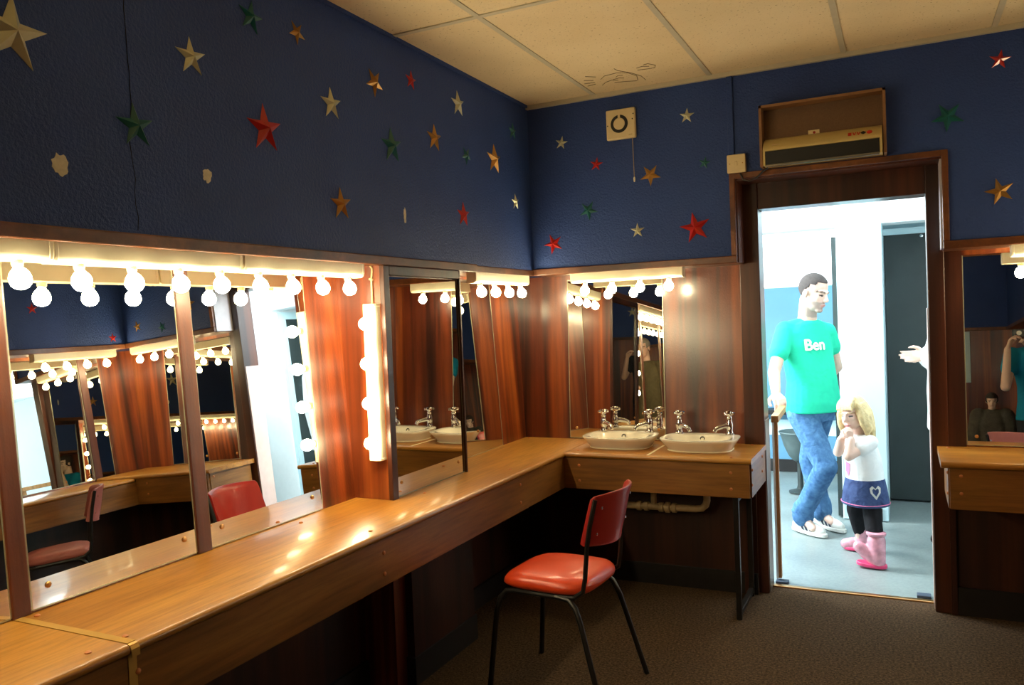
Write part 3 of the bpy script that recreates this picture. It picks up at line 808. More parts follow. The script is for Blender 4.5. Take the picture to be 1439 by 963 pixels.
# ------------------------------------------------------------------ corridor beyond the doorway
CH = 2.75
struct(MB().box(-1.6,.30,CH,4.2,4.2,CH+.05).build('ceiling_corridor', M['white_paint'], smooth=False))
struct(MB().box(-1.7,.30,0,-1.6,4.2,CH).build('wall_left_corridor', M['white_paint'], smooth=False))
struct(MB().box(3.20,.32,0,3.30,2.62,CH).build('wall_right_corridor', M['white_paint'], smooth=False))
d = struct(thing('door_4', 'dark door in the right corridor wall, seen only in the left mirror', None, (3.19,2.3,0)))
MB().box(3.17,2.0,.01,3.199,2.56,1.93).build('door_leaf', M['darkdoor'], d, smooth=False)
MB().box(3.165,1.93,0,3.20,2.0,2.0).build('frame', M['paleblue'], d, smooth=False)
MB().box(3.165,2.0,1.93,3.20,2.58,2.0).build('frame', M['paleblue'], d, smooth=False)
struct(MB().box(-1.6,.29,0,-.34,.30,CH).build('wall_near_corridor', M['white_paint'], smooth=False))
struct(MB().box(3.29,.29,0,4.2,.30,CH).build('wall_near_corridor.001', M['white_paint'], smooth=False))
struct(MB().box(-1.6,.30,2.66,4.2,.34,CH).build('wall_near_corridor.002', M['white_paint'], smooth=False))
struct(MB().box(-.3,.301,0,1.1,.32,CH).build('wall_near_corridor.003', M['white_paint'], smooth=False))
struct(MB().box(2.034,.301,0,3.3,.32,CH).build('wall_near_corridor.004', M['white_paint'], smooth=False))
struct(MB().box(1.1,.301,2.126,2.034,.32,CH).build('wall_near_corridor.005', M['white_paint'], smooth=False))
# far wall with the left bay
g = MB()
g.box(-1.6,3.45,0,1.42,3.55,1.66)
struct(g.build('wall_far', M['bluepanel'], smooth=False))
struct(MB().box(-1.6,3.45,2.30,1.45,3.55,CH).build('wall_far.001', M['white_paint'], smooth=False))
struct(MB().box(-1.6,3.435,0,1.45,3.45,.11).build('baseboard_far', M['blackwood'], smooth=False))
struct(MB().box(-1.6,3.44,.33,1.4,3.452,.47).build('trim_21', M['paleblue'], smooth=False))
w = struct(thing('window_1', 'bright frosted corridor window behind the man', None, (.6,3.5,1.66)))
MB().box(-1.6,3.50,1.66,1.45,3.52,2.30).build('pane', M['frost'], w, smooth=False)
g = MB()
for x in (-1.0,-.2,.6): g.box(x-.02,3.47,1.66,x+.02,3.50,2.30)
g.box(-1.6,3.46,1.64,1.45,3.5,1.67)
g.build('frame', M['white_paint'], w, smooth=False)
struct(MB().box(1.45,2.62,0,4.2,2.72,CH).build('wall_far.002', M['paleblue'], smooth=False))
struct(MB().box(1.42,2.60,0,1.46,3.55,CH).build('wall_far.003', M['paleblue'], smooth=False))
# white pillar wall between the two far doorways
struct(MB().box(1.452,1.835,.0,1.738,2.62,2.66).build('wall_pillar', M['paleblue'], bevel=.006, smooth=False))
struct(MB().box(1.446,2.05,0,1.452,2.6,.10).build('baseboard_pillar', M['blackwood'], smooth=False))
struct(MB().box(-1.6,1.84,2.02,4.2,2.05,2.66).build('wall_header', M['white_paint'], bevel=.006, smooth=False))
struct(MB().box(1.62,1.826,0,1.70,1.836,.09).build('baseboard_pillar.001', M['blackwood'], smooth=False))
d = struct(thing('door_2', 'dark slate door at the back of the corridor, right of the pale pillar', None, (2.0,2.6,0)))
MB().box(1.742,2.50,.012,2.52,2.54,1.985).build('door_leaf', M['darkdoor'], d, smooth=False)
MB().box(1.738,2.47,1.985,2.6,2.62,2.03).build('frame', M['paleblue'], d, smooth=False)
MB().box(2.52,2.47,0,2.60,2.62,2.03).build('frame', M['white_paint'], d, smooth=False)
MB().lathe([(.012,0),(.012,.01),(.006,.014),(.001,.015)], (1.99,2.50,1.965), (0,-1,0), 12).build('coat_hook', M['chrome'], d)
struct(MB().box(2.525,2.44,0,4.2,2.62,.10).build('baseboard_far.001', M['blackwood'], smooth=False))
d = struct(thing('door_3', 'dark door standing edge-on behind the man', None, (1.41,2.2,0)))
MB().hexa([(1.395,2.56,.01),(1.425,2.56,.01),(1.452,1.88,.01),(1.418,1.88,.01),(1.372,2.56,1.955),(1.402,2.56,1.955),(1.452,1.88,1.955),(1.418,1.88,1.955)]).build('door_leaf', M['darkdoor'], d, smooth=False)
MB().tube([(1.30,1.82,2.30),(-1.5,1.82,2.25)], .018, 10).build('trim_22', M['white_paint'])['kind'] = 'structure'
MB().tube([(1.62,1.80,2.12),(1.62,1.80,2.64)], .022, 10).build('trim_23', M['white_paint'])['kind'] = 'structure'

# half-height gate by the left jamb, folded back into the corridor
t = thing('half_height_gate', 'low wooden gate folded back beside the left door jamb, under the man\'s hand', 'gate', (1.215,.58,0))
def skew(y0, y1, z0, z1, w0, w1):
    fx = lambda y: 1.226-.045*(y-.36)
    return [(fx(y0)-w0,y0,z0),(fx(y0)+w1,y0,z0),(fx(y1)+w1,y1,z0),(fx(y1)-w0,y1,z0),(fx(y0)-w0,y0,z1),(fx(y0)+w1,y0,z1),(fx(y1)+w1,y1,z1),(fx(y1)-w0,y1,z1)]
MB().hexa(skew(.35,.84,.866,.902,.022,.016)).build('top_rail', M['pine'], t, bevel=.003, smooth=False)
MB().hexa(skew(.36,.40,.02,.866,.008,.009)).build('stile', M['pine'], t, bevel=.002, smooth=False)
MB().hexa(skew(.352,.398,.02,.866,.018,-.0085)).build('post', M['white_paint'], t, smooth=False)

# grey tub behind the man's legs
t = thing('plastic_tub', 'dark grey plastic tub on a thin stem behind the man\'s legs', 'tub', (1.09,2.6,0))
MB().lathe([(.05,.26),(.085,.30),(.12,.38),(.145,.47),(.158,.485),(.152,.492),(.138,.475),(.11,.39),(.06,.32),(.001,.315)], (1.09,2.6,0), (0,0,1), 28).build('bowl', M['grey_tub'], t)
MB().lathe([(.09,0),(.09,.012),(.03,.03),(.022,.06),(.022,.24),(.06,.27)], (1.09,2.6,0), (0,0,1), 18).build('stem', M['darkdoor'], t)
t = thing('wall_shelf', 'small dark shelf with grey boxes on the far corridor wall behind the man', 'shelf', (1.0,3.4,.5))
MB().box(.6,3.28,.535,1.35,3.45,.575).build('board', M['blackwood'], t, smooth=False)
for i, (x, w_, h_) in enumerate(((.93,.10,.10),(1.06,.09,.24),(1.18,.11,.12))):
    o = MB().box(x-w_/2,3.30,.576,x+w_/2,3.42,.576+h_).build('storage_box', M['grey_tub'], None, bevel=.006)
    tag(o, ['low grey box at the left end of the dark corridor shelf','tall grey box in the middle of the dark corridor shelf','low grey box at the right end of the dark corridor shelf'][i], 'box', 'boxes on the corridor shelf')
for i, (x, y) in enumerate(((1.235,.36),(1.915,.365))):
    o = MB().box(x-.03,y-.03,-.004,x+.035,y+.02,.012).build('door_stop', M['rubber'], None, bevel=.003)
    tag(o, ['dark rubber stop on the corridor floor by the left door jamb','dark rubber stop on the corridor floor by the right door jamb'][i], 'door stop')

# ------------------------------------------------------------------ light
def area(name, loc, target, sx_, sy_, power, colr):
    l = bpy.data.lights.new(name, 'AREA'); l.shape = 'RECTANGLE'; l.size = sx_; l.size_y = sy_
    l.energy = power; l.color = colr
    o = bpy.data.objects.new(name, l); col.objects.link(o); o.location = loc
    o.rotation_euler = (Vector(target)-Vector(loc)).to_track_quat('-Z','Y').to_euler()
    return o
area('corridor_window_light', (-.9,1.1,2.15), (1.4,1.3,1.45), 1.2, 1.0, 165, (.93,.98,1))
area('corridor_overhead_fill', (1.4,1.1,2.70), (1.4,1.15,0), 1.9, 1.2, 24, (.90,.98,1))  # unseen lamp added overhead to light the corridor
wd = bpy.data.worlds.new('world'); scene.world = wd; wd.use_nodes = True
wd.node_tree.nodes['Background'].inputs[0].default_value = (.55,.7,.85,1)
wd.node_tree.nodes['Background'].inputs[1].default_value = .05

# ------------------------------------------------------------------ camera
CAM = dict(cx=1.8536,cy=-4.1050,cz=1.4787,yaw=.454496,pitch=-.029394,roll=-.040686,f=1125.6865)
def make_camera():
    cy, sy = math.cos(CAM['yaw']), math.sin(CAM['yaw']); cp, sp_ = math.cos(CAM['pitch']), math.sin(CAM['pitch'])
    fwd = Vector((-sy*cp, cy*cp, sp_)); right = Vector((cy, sy, 0)); up = right.cross(fwd)
    cr, sr = math.cos(CAM['roll']), math.sin(CAM['roll'])
    r2 = right*cr + up*sr; u2 = up*cr - right*sr
    m = Matrix((r2, u2, -fwd)).transposed().to_4x4(); m.translation = Vector((CAM['cx'],CAM['cy'],CAM['cz']))
    c = bpy.data.cameras.new('camera'); c.sensor_width = 36; c.sensor_fit = 'HORIZONTAL'
    c.lens = CAM['f']/1439*36; c.clip_start = .05
    o = bpy.data.objects.new('camera', c); col.objects.link(o); o.matrix_world = m
    scene.camera = o
make_camera()
scene.view_settings.view_transform = 'Standard'
scene.view_settings.look = 'None'
scene.view_settings.exposure = 0.3
cy_ = scene.cycles
cy_.max_bounces = 14; cy_.diffuse_bounces = 5; cy_.glossy_bounces = 12
cy_.sample_clamp_indirect = 6; cy_.blur_glossy = .3

# ------------------------------------------------------------------ people
def ring_loft(rings, seg=24):
    """rings: (centre, lateral dir, half lateral, fwd dir, half fwd)"""
    vs = []; fs = []
    for c, u, a, w, b_ in rings:
        c = Vector(c)
        for k in range(seg):
            th = 2*PI*k/seg; cc, ss = math.cos(th), math.sin(th)
            p = 2/2.35
            x = a*math.copysign(abs(cc)**p, cc); y = b_*math.copysign(abs(ss)**p, ss)
            vs.append(c + u*x + w*y)
    for i in range(len(rings)-1):
        for k in range(seg):
            k2 = (k+1)%seg; fs.append((i*seg+k, i*seg+k2, (i+1)*seg+k2, (i+1)*seg+k))
    fs.append(tuple(range(seg))[::-1]); fs.append(tuple((len(rings)-1)*seg+k for k in range(seg)))
    return vs, fs
class Blob:
    def __init__(self): self.g = MB()
    def cone(self, a, b_, ra, rb, seg=16):
        a, b_ = Vector(a), Vector(b_)
        L = (b_-a).length
        if L < 1e-6: return self
        prof = [(ra*math.cos(t), -ra*math.sin(t)) for t in (R(88),R(60),R(30))] + [(ra,0)] + [(rb,L)] + [(rb*math.cos(t), L+rb*math.sin(t)) for t in (R(30),R(60),R(88))]
        self.g.lathe(prof, a, (b_-a), seg); return self
    def chain(self, pts, rs, seg=16):
        for i in range(len(pts)-1): self.cone(pts[i], pts[i+1], rs[i], rs[i+1], seg)
        return self
    def ell(self, c, r, rot=None, seg=20, rings=14):
        g = MB().ball((0,0,0), 1, seg, rings, r)
        rot = rot or Matrix.Identity(3)
        self.g.add([Vector(c) + rot @ Vector(p) for p in g.v], g.f); return self
    def loft(self, rings, seg=24):
        vs, fs = ring_loft(rings, seg); self.g.add(vs, fs); return self
    def make(self, name, mat, parent, voxel=.006, smooth=4, colour=None):
        off = parent_world(parent)
        me = bpy.data.meshes.new(name)
        me.from_pydata([Vector(p)-off for p in self.g.v], [], self.g.f); fix_normals(me)
        o = bpy.data.objects.new(name, me); col.objects.link(o)
        r = o.modifiers.new('r', 'REMESH'); r.mode = 'VOXEL'; r.voxel_size = voxel
        if smooth:
            s = o.modifiers.new('s', 'SMOOTH'); s.iterations = smooth; s.factor = .5
        dg = bpy.context.evaluated_depsgraph_get()
        ev = bpy.data.meshes.new_from_object(o.evaluated_get(dg))
        o.modifiers.clear(); o.data = ev; ev.name = name
        bpy.data.meshes.remove(me)
        ev.materials.clear(); ev.materials.append(mat)
        ev.polygons.foreach_set('use_smooth', [True]*len(ev.polygons))
        if colour:
            at = ev.color_attributes.new('Col', 'FLOAT_COLOR', 'POINT')
            for i, v in enumerate(ev.vertices): at.data[i].color = colour(v.co + off)
        o.parent = parent
        return o

def skin_mat(name):
    m, nt, b = new_mat(name)
    a = nt.nodes.new('ShaderNodeAttribute'); a.attribute_name = 'Col'
    v = objcoord(nt); n = noise(nt, v, 60, 3)
    lk(nt, mixc(nt, .12, a.outputs['Color'], ramp(nt, n, [(.3,(.75,.6,.5,1)),(.7,(1,.95,.9,1))]), 'MULTIPLY'), b.inputs['Base Color'])
    b.inputs['Roughness'].default_value = .5
    b.inputs['Subsurface Weight'].default_value = .08; b.inputs['Subsurface Radius'].default_value = (.02,.008,.004)
    return m
M['skin'] = skin_mat('skin')
def cloth(name, c, var=.1, vs=30, fold=.35, c2=None, fs_=9):
    m, nt, b = new_mat(name)
    v = objcoord(nt); n = noise(nt, v, vs, 4); n2 = noise(nt, v, fs_, 3, .5, .8)
    d = tuple(x*(1-var) for x in c[:3])+(1,); l = tuple(min(1,x*(1+var)) for x in (c2 or c)[:3])+(1,)
    lk(nt, ramp(nt, mixc(nt, .5, n, n2), [(.35,d),(.65,l)]), b.inputs['Base Color'])
    b.inputs['Roughness'].default_value = .85; b.inputs['Specular IOR Level'].default_value = .2
    bump(nt, b, n2, fold, .03)
    return m
M['tee'] = cloth('turquoise cotton', srgb(44,208,168), .06)
M['denim'] = cloth('blue denim', srgb(60,100,146), .10, 40, .6, srgb(90,134,176), 9)
M['denim_dark'] = cloth('dark blue denim', srgb(44,58,98), .12, 30, .5, srgb(66,84,124), 14)
M['white_tee'] = cloth('white cotton', srgb(236,240,240), .03)
M['trainer'] = plain('white trainer leather', srgb(226,228,220), .5, var=.04)
M['navy'] = plain('dark navy stripe', srgb(42,44,66), .5)
M['boot'] = plain('pink patterned wellington', srgb(214,150,166), .25, coat=.5, var=.22, vs=26)
M['pinksole'] = plain('hot pink rubber', srgb(226,70,120), .4)
M['tights'] = cloth('black tights', srgb(22,22,26), .1)
M['hair_brown'] = plain('dark brown cropped hair', srgb(62,54,50), .7, var=.3, vs=120, bumps=.6)
M['hair_blond'] = plain('blond hair', srgb(226,204,150), .55, var=.22, vs=30, bumps=.5)
M['hair_grey'] = plain('grey hair', srgb(140,134,126), .7, var=.2, vs=80, bumps=.5)
M['hair_dark'] = plain('dark hair', srgb(46,34,28), .6, var=.3, vs=60, bumps=.5)
M['white_mark'] = plain('white print', srgb(248,250,250), .7, var=.01)
M['pink_mark'] = plain('pink print', srgb(226,120,160), .7, var=.1)
M['grey_mark'] = plain('pale grey embroidery', srgb(196,196,190), .8, var=.1)
M['tealtee'] = cloth('teal cotton', srgb(14,120,150), .08)
M['darkcloth'] = cloth('dark clothing', srgb(34,36,42), .15)
M['olive'] = cloth('olive jacket', srgb(96,88,64), .15)
M['tweed'] = cloth('grey tweed', srgb(74,70,62), .35, 160, .2)
M['camera_body'] = plain('black camera body', srgb(22,22,24), .35)

def frame(yaw, pitch=0, roll=0):
    """columns: forward, left, up; yaw 0 = +X"""
    return Matrix.Rotation(yaw,3,'Z') @ Matrix.Rotation(-pitch,3,'Y') @ Matrix.Rotation(roll,3,'X')

def head_prims(bl, c, F, s=1.0, child=False):
    P = lambda x,y,z: Vector(c) + F @ (Vector((x,y,z))*s)
    E = lambda x,y,z,a,b_,d: bl.ell(P(x,y,z), (a*s,b_*s,d*s), F)
    E(-.012,0,.035,.094,.077,.088); E(.030,0,-.025,.062,.062,.078)
    if child: E(.032,.03,-.045,.04,.038,.036); E(.032,-.03,-.045,.04,.038,.036); E(.045,0,-.078,.034,.04,.026)
    else: E(.032,0,-.072,.056,.050,.040); E(.070,0,-.098,.022,.028,.017)
    E(.074,0,.020,.020,.050,.013)
    bl.cone(P(.086,0,.008), P(.106,0,-.026), .009*s, .0135*s); E(.098,.010,-.030,.010,.008,.008); E(.098,-.010,-.030,.010,.008,.008)
    E(.088,0,-.058,.012,.024,.006); E(.086,0,-.068,.012,.021,.007)
    for y in (-1,1): E(-.006,y*.079,-.012,.019,.008,.031); E(.050,y*.034,-.022,.030,.022,.020)

def face_colour(c, F, s, skin, lip, brow, stubble=None, eye=(.03,.025,.02,1)):
    Fi = F.transposed(); c = Vector(c)
    def f(p):
        q = (Fi @ (p-c))/s
        if q.length > .16: return skin
        if q.x > .05:
            for y in (-1,1):
                ex, ez = (q.y-y*.031)/.013, (q.z-.000)/.0055
                if ex*ex+ez*ez < 1: return eye
                if abs((q.y-y*.033)/.020) < 1 and abs(q.z-.019-.006*(1-abs(q.y-y*.033)/.02)) < .0045: return brow
            if abs(q.y) < .024*(1-abs(q.z+.063)/.02) and abs(q.z+.063) < .009: return lip
        if stubble and q.z < -.045 and q.x > -.01: return stubble
        return skin
    return f

def hair_shell(name, mat, c, F, s, parent, keep, grow=1.07, seg=88, rings=60):
    g = MB().ball((0,0,0), 1, seg, rings, (1,1,1))
    vs = []; 
    for p in g.v:
        vs.append(Vector((p[0]*.094*grow-.012, p[1]*.077*grow*1.01, p[2]*.088*grow+.035)))
    fs = [f for f in g.f if keep(sum((vs[i] for i in f), Vector())/len(f))]
    used = sorted({i for f in fs for i in f}); mp = {o_: n for n, o_ in enumerate(used)}
    out = MB().add([Vector(c)+F@(vs[i]*s) for i in used], [tuple(mp[i] for i in f) for f in fs])
    o = out.build(name, mat, parent)
    md = o.modifiers.new('thick', 'SOLIDIFY'); md.thickness = .006*s; md.offset = -1
    return o

def hand(bl, wrist, d, n, side, s=1.0, curl=(20,25,20), spread=.05, thumb=.5):
    """d: finger direction, n: palm normal (out of the palm), side: +1 thumb towards d x n"""
    d = Vector(d).normalized(); n = Vector(n); n = (n - d*n.dot(d)).normalized()
    t = d.cross(n)*side; w = Vector(wrist)
    offs = (.030,.010,-.010,-.029); lens = (.072,.080,.075,.058); kn = (.088,.092,.088,.080)
    bl.ell(w+d*.05*s+n*.003*s, (.046*s,.036*s,.015*s), Matrix((d,t,n)).transposed())
    for o_, L, k in zip(offs, lens, kn):
        p = w + (d*k + t*o_)*s
        bl.cone(w+(d*.012+t*o_*.55)*s, p, .014*s, .0115*s, 10)
        dd = (d + t*o_*spread*20).normalized(); ang = 0
        q = p
        for j, fr in enumerate((.45,.31,.24)):
            ang += R(curl[j])
            v = dd*math.cos(ang) + n*math.sin(ang)
            q2 = q + v*L*fr*s
            bl.cone(q, q2, (.0098-.0012*j)*s, (.0090-.0012*j)*s, 10); q = q2
    p = w + (d*.022+t*.022)*s
    p1 = p + (d*.030 + t*.030 + n*.010)*s; p2 = p1 + (d*.030*(1-.3*thumb)+t*.006 + n*.022*thumb)*s; p3 = p2 + (d*.024-t*.004+n*.012*thumb)*s
    bl.chain([p,p1,p2,p3], [.015*s,.012*s,.0105*s,.0085*s], 10)

def stamp(flat_vs, flat_fs, origin, right, up, direction, target, mat, parent, name, off=.003, cuts=2):
    """lay a flat outline on the surface of target (both under the same parent)"""
    import bmesh
    from mathutils.bvhtree import BVHTree
    pw = parent_world(target.parent)
    me = target.data
    bvh = BVHTree.FromPolygons([v.co+pw for v in me.vertices], [tuple(p.vertices) for p in me.polygons])
    if len(flat_vs) == 4 and cuts:
        n = 6; A, B_, C_, D = [Vector(p) for p in flat_vs]; gv = []
        for j in range(n+1):
            for i in range(n+1):
                q = A.lerp(B_,i/n).lerp(D.lerp(C_,i/n), j/n); gv.append((q.x,q.y))
        flat_fs = [(j*(n+1)+i, j*(n+1)+i+1, (j+1)*(n+1)+i+1, (j+1)*(n+1)+i) for j in range(n) for i in range(n)]
        flat_vs = gv
    g = MB(); pts = []
    dirv = Vector(direction).normalized()
    for x, y in flat_vs:
        p = Vector(origin)+Vector(right)*x+Vector(up)*y
        h = bvh.ray_cast(p-dirv*.4, dirv)
        pts.append((h[0] if h[0] is not None else p) - dirv*off)
    return g.add(pts, flat_fs).build(name, mat, parent)

Z3 = Vector((0,0,1))
def dirs(yaw):
    f = Vector((math.cos(yaw), math.sin(yaw), 0)); l = Vector((-math.sin(yaw), math.cos(yaw), 0))
    return f, l
def shoe(parent, heel, toe, s=1.0):
    heel, toe = Vector(heel), Vector(toe); heel.z = toe.z = 0
    d = (toe-heel).normalized(); l = Z3.cross(d); L = (toe-heel).length
    b = Blob()
    b.chain([heel+d*.045+Z3*.045, heel+d*.11+Z3*.048, heel+d*(L-.075)+Z3*.036, heel+d*(L-.042)+Z3*.032], [.040,.042,.039,.032])
    b.cone(heel+d*.055+Z3*.06, heel+d*.06+Z3*.105, .038, .040)
    b.cone(heel+d*.09+Z3*.075, heel+d*.155+Z3*.052, .030, .026)
    up = b.make('shoe', M['trainer'], parent, .005, 3)
    out = []
    N = 28
    for k in range(N):
        th = 2*PI*k/N; c, s_ = math.cos(th), math.sin(th)
        x = L/2 + (L/2+.004)*c; wd_ = (.046 if c > 0 else .041)*(1-.12*max(0,c)**3)
        y = wd_*math.copysign(abs(s_)**.75, s_)
        out.append(heel + d*x + l*y)
    vs = [p+Z3*.002 for p in out]+[p+Z3*.026 for p in out]
    fs = [tuple(range(N))[::-1], tuple(range(N,2*N))]+[(i,(i+1)%N,N+(i+1)%N,N+i) for i in range(N)]
    MB().add(vs, fs).build('sole', M['trainer'], up, bevel=.004)
    for side in (-1, 1):
        for k in range(3):
            x0 = .095+.030*k
            w_ = .018
            flat = [(x0,.030),(x0+w_,.030),(x0+w_+.022,.072),(x0+.022,.072)]
            flat = [(x0+.020,.028),(x0+w_+.020,.028),(x0+w_-.004,.075),(x0-.004,.075)]
            stamp(flat, [(0,1,2,3)], heel, d, Z3, -l*side, up, M['navy'], up, 'stripe', .0028, 2)
    for k in range(4):
        p = heel+d*(.105+.022*k)+Z3*(.108-.0125*k)
        MB().tube([p-l*.022-Z3*.006, p+Z3*.003, p+l*.022-Z3*.006], .003, 6).build('lace', M['white_tee'], up)
    return up

# ---- the man
def build_man():
    root = thing('person', 'man in a turquoise T-shirt and jeans leaning beside the doorway, looking down', 'person', (1.29,1.42,0))
    f, l = dirs(R(-44))
    skin = (.72,.50,.40,1)
    hc = Vector((1.345,1.365,1.568)); HF = frame(R(-30), R(-17), R(-3))
    neck = Vector((1.298,1.40,1.395))
    Rs, Re, Rw = Vector((1.172,1.30,1.335)), Vector((1.118,1.14,1.075)), Vector((1.155,.935,.958))
    Ls, Le, Lw = Vector((1.408,1.505,1.315)), Vector((1.452,1.595,1.075)), Vector((1.33,1.60,.93))
    Rh, Rk, Ra = Vector((1.250,1.345,.80)), Vector((1.398,1.26,.465)), Vector((1.232,1.40,.10))
    Lh, Lk, La = Vector((1.355,1.48,.80)), Vector((1.272,1.555,.455)), Vector((1.335,1.57,.10))
    b = Blob()
    head_prims(b, hc, HF)
    b.cone(hc+HF@Vector((-.022,0,-.05)), neck, .056, .060)
    def torso(inf):
        return [((1.306,1.405,.78),l,.152+inf,f,.108+inf),((1.322,1.40,.90),l,.152+inf,f,.122+inf),((1.316,1.40,1.00),l,.152+inf,f,.118+inf),((1.300,1.40,1.12),l,.158+inf,f,.108+inf),
                ((1.286,1.40,1.24),l,.164+inf,f,.104+inf),((1.286,1.40,1.32),l,.156+inf,f,.088+inf),((1.292,1.40,1.37),l,.118+inf,f,.070+inf),((1.296,1.40,1.402),l,.066+inf,f,.058+inf)]
    b.loft(torso(-.014))
    b.chain([Rs,Re,Rw],[.046,.038,.027]); b.chain([Ls,Le,Lw],[.046,.038,.027])
    b.chain([Rh,Rk,Ra],[.070,.050,.036]); b.chain([Lh,Lk,La],[.070,.050,.036])
    b.cone(Ra,Ra+f*.1-Z3*.05,.03,.025); b.cone(La,La+f*.1-Z3*.05,.03,.025)
    hand(b, Rw, (.30,-.80,-.26), (.12,-.2,-1), -1, 1.0, (38,42,30))
    hand(b, Lw, (-.75,-.1,-.35), (.1,1,0), 1, 1.0, (25,30,20))
    b.make('body', M['skin'], root, .0045, 3, face_colour(hc, HF, 1, skin, (.55,.26,.22,1), (.10,.07,.05,1), (.42,.32,.27,1)))
    hair_shell('hair', M['hair_brown'], hc, HF, 1, root, lambda q: q.z > (.080 if q.x > .045 else .030+.4*(q.x+.005) if q.x > -.005 else -.035) and not (abs(q.y) > .055 and q.x > .01 and q.z < .06), 1.035)
    # T-shirt
    b = Blob()
    hem = [((1.318,1.402,.80),l,.178,f,.140),((1.318,1.40,.86),l,.178,f,.142)]
    b.loft([hem[0],hem[1]]+torso(.010)[2:7]+[((1.295,1.40,1.392),l,.076,f,.064)])
    b.chain([Rs+Vector((.03,.03,-.012)), Rs, Rs*.45+Re*.55],[.062,.060,.063]); b.chain([Ls+Vector((-.03,-.03,-.01)), Ls, Ls*.55+Le*.45],[.060,.056,.060])
    b.cone(Rs,neck-Z3*.02,.052,.045); b.cone(Ls,neck-Z3*.02,.052,.045)
    tee = b.make('t_shirt', M['tee'], root, .007, 4)
    cu = bpy.data.curves.new('txt', 'FONT'); cu.body = 'Ben'; cu.size = .098; cu.align_x = 'CENTER'
    o = bpy.data.objects.new('txt', cu); col.objects.link(o)
    me = bpy.data.meshes.new_from_object(o.evaluated_get(bpy.context.evaluated_depsgraph_get())); bpy.data.objects.remove(o)
    fv = [(v.co.x, v.co.y) for v in me.vertices]; ff = [tuple(p.vertices) for p in me.polygons]
    nv = len(fv); sh_ = ((0,0),(.0035,0),(-.0035,0),(0,.003),(0,-.003))
    ff = [tuple(i+k*nv for i in t_) for k in range(5) for t_ in ff]; fv = [(x+a,y+c_) for a,c_ in sh_ for x,y in fv]
    stamp(fv, ff, Vector((1.290,1.40,1.205))+f*.2-l*.030, l, Z3, -f, tee, M['white_mark'], tee, 'printed_word', .006, 2)
    # jeans
    b = Blob()
    b.loft([((1.302,1.41,.74),l,.150,f,.110),((1.302,1.408,.80),l,.162,f,.118),((1.304,1.404,.88),l,.158,f,.116)])
    b.chain([Rh,Rk,Ra+Vector((.0,0,.03))],[.094,.071,.062]); b.chain([Lh,Lk,La+Vector((0,0,.03))],[.092,.070,.062])
    b.cone(Ra+Vector((.005,0,.06)),Ra+Vector((.004,0,.008)),.066,.070); b.cone(La+Vector((.0,0,.06)),La+Vector((0,0,.008)),.066,.068)
    for i, (p, r_) in enumerate(((Ra+Vector((.02,-.01,.09)),.066),(Ra+Vector((.0,0,.045)),.070),(Rk+Vector((-.02,.02,-.06)),.068))): b.ell(p, (r_,r_,.018))
    b.make('jeans', M['denim'], root, .007, 4)
    hl = Vector((1.165,1.468,0)); shoe(root, hl, hl+Vector((.80,-.60,0)).normalized()*.272)
    hl = Vector((1.285,1.635,0)); shoe(root, hl, hl+Vector((.74,-.67,0)).normalized()*.27)
    return root
build_man()

# ---- the girl
def boot(parent, heel, d, top, s=1.0, lift=0):
    heel = Vector(heel); d = Vector(d).normalized(); l = Z3.cross(d)
    U = (Z3 + d*lift).normalized()
    b = Blob()
    a = heel+d*.040
    b.chain([a+Z3*.035, a+Z3*.085, Vector(top)],[.043,.044,.050])
    b.chain([a+Z3*.034, a+d*.06+Z3*.036+Z3*lift*.3, a+d*.095+Z3*.032+Z3*lift*.5],[.040,.038,.033])
    bt = b.make('boot', M['boot'], parent, .005, 3)
    N = 26; out = []
    for k in range(N):
        th = 2*PI*k/N; c, s_ = math.cos(th), math.sin(th)
        x = .070+.080*c; y = .042*math.copysign(abs(s_)**.75, s_)
        out.append(heel+d*x+l*y+Z3*(max(0,x-.03)*lift*.5))
    vs = [p+Z3*.002 for p in out]+[p+Z3*.022 for p in out]
    fs = [tuple(range(N))[::-1], tuple(range(N,2*N))]+[(i,(i+1)%N,N+(i+1)%N,N+i) for i in range(N)]
    MB().add(vs, fs).build('sole', M['pinksole'], bt, bevel=.004)
    t = Vector(top)
    MB().lathe([(.051,-.004),(.053,0),(.053,.010),(.049,.012)], t+Z3*.035, (0,0,1), 20).build('boot_rim', M['boot'], bt)
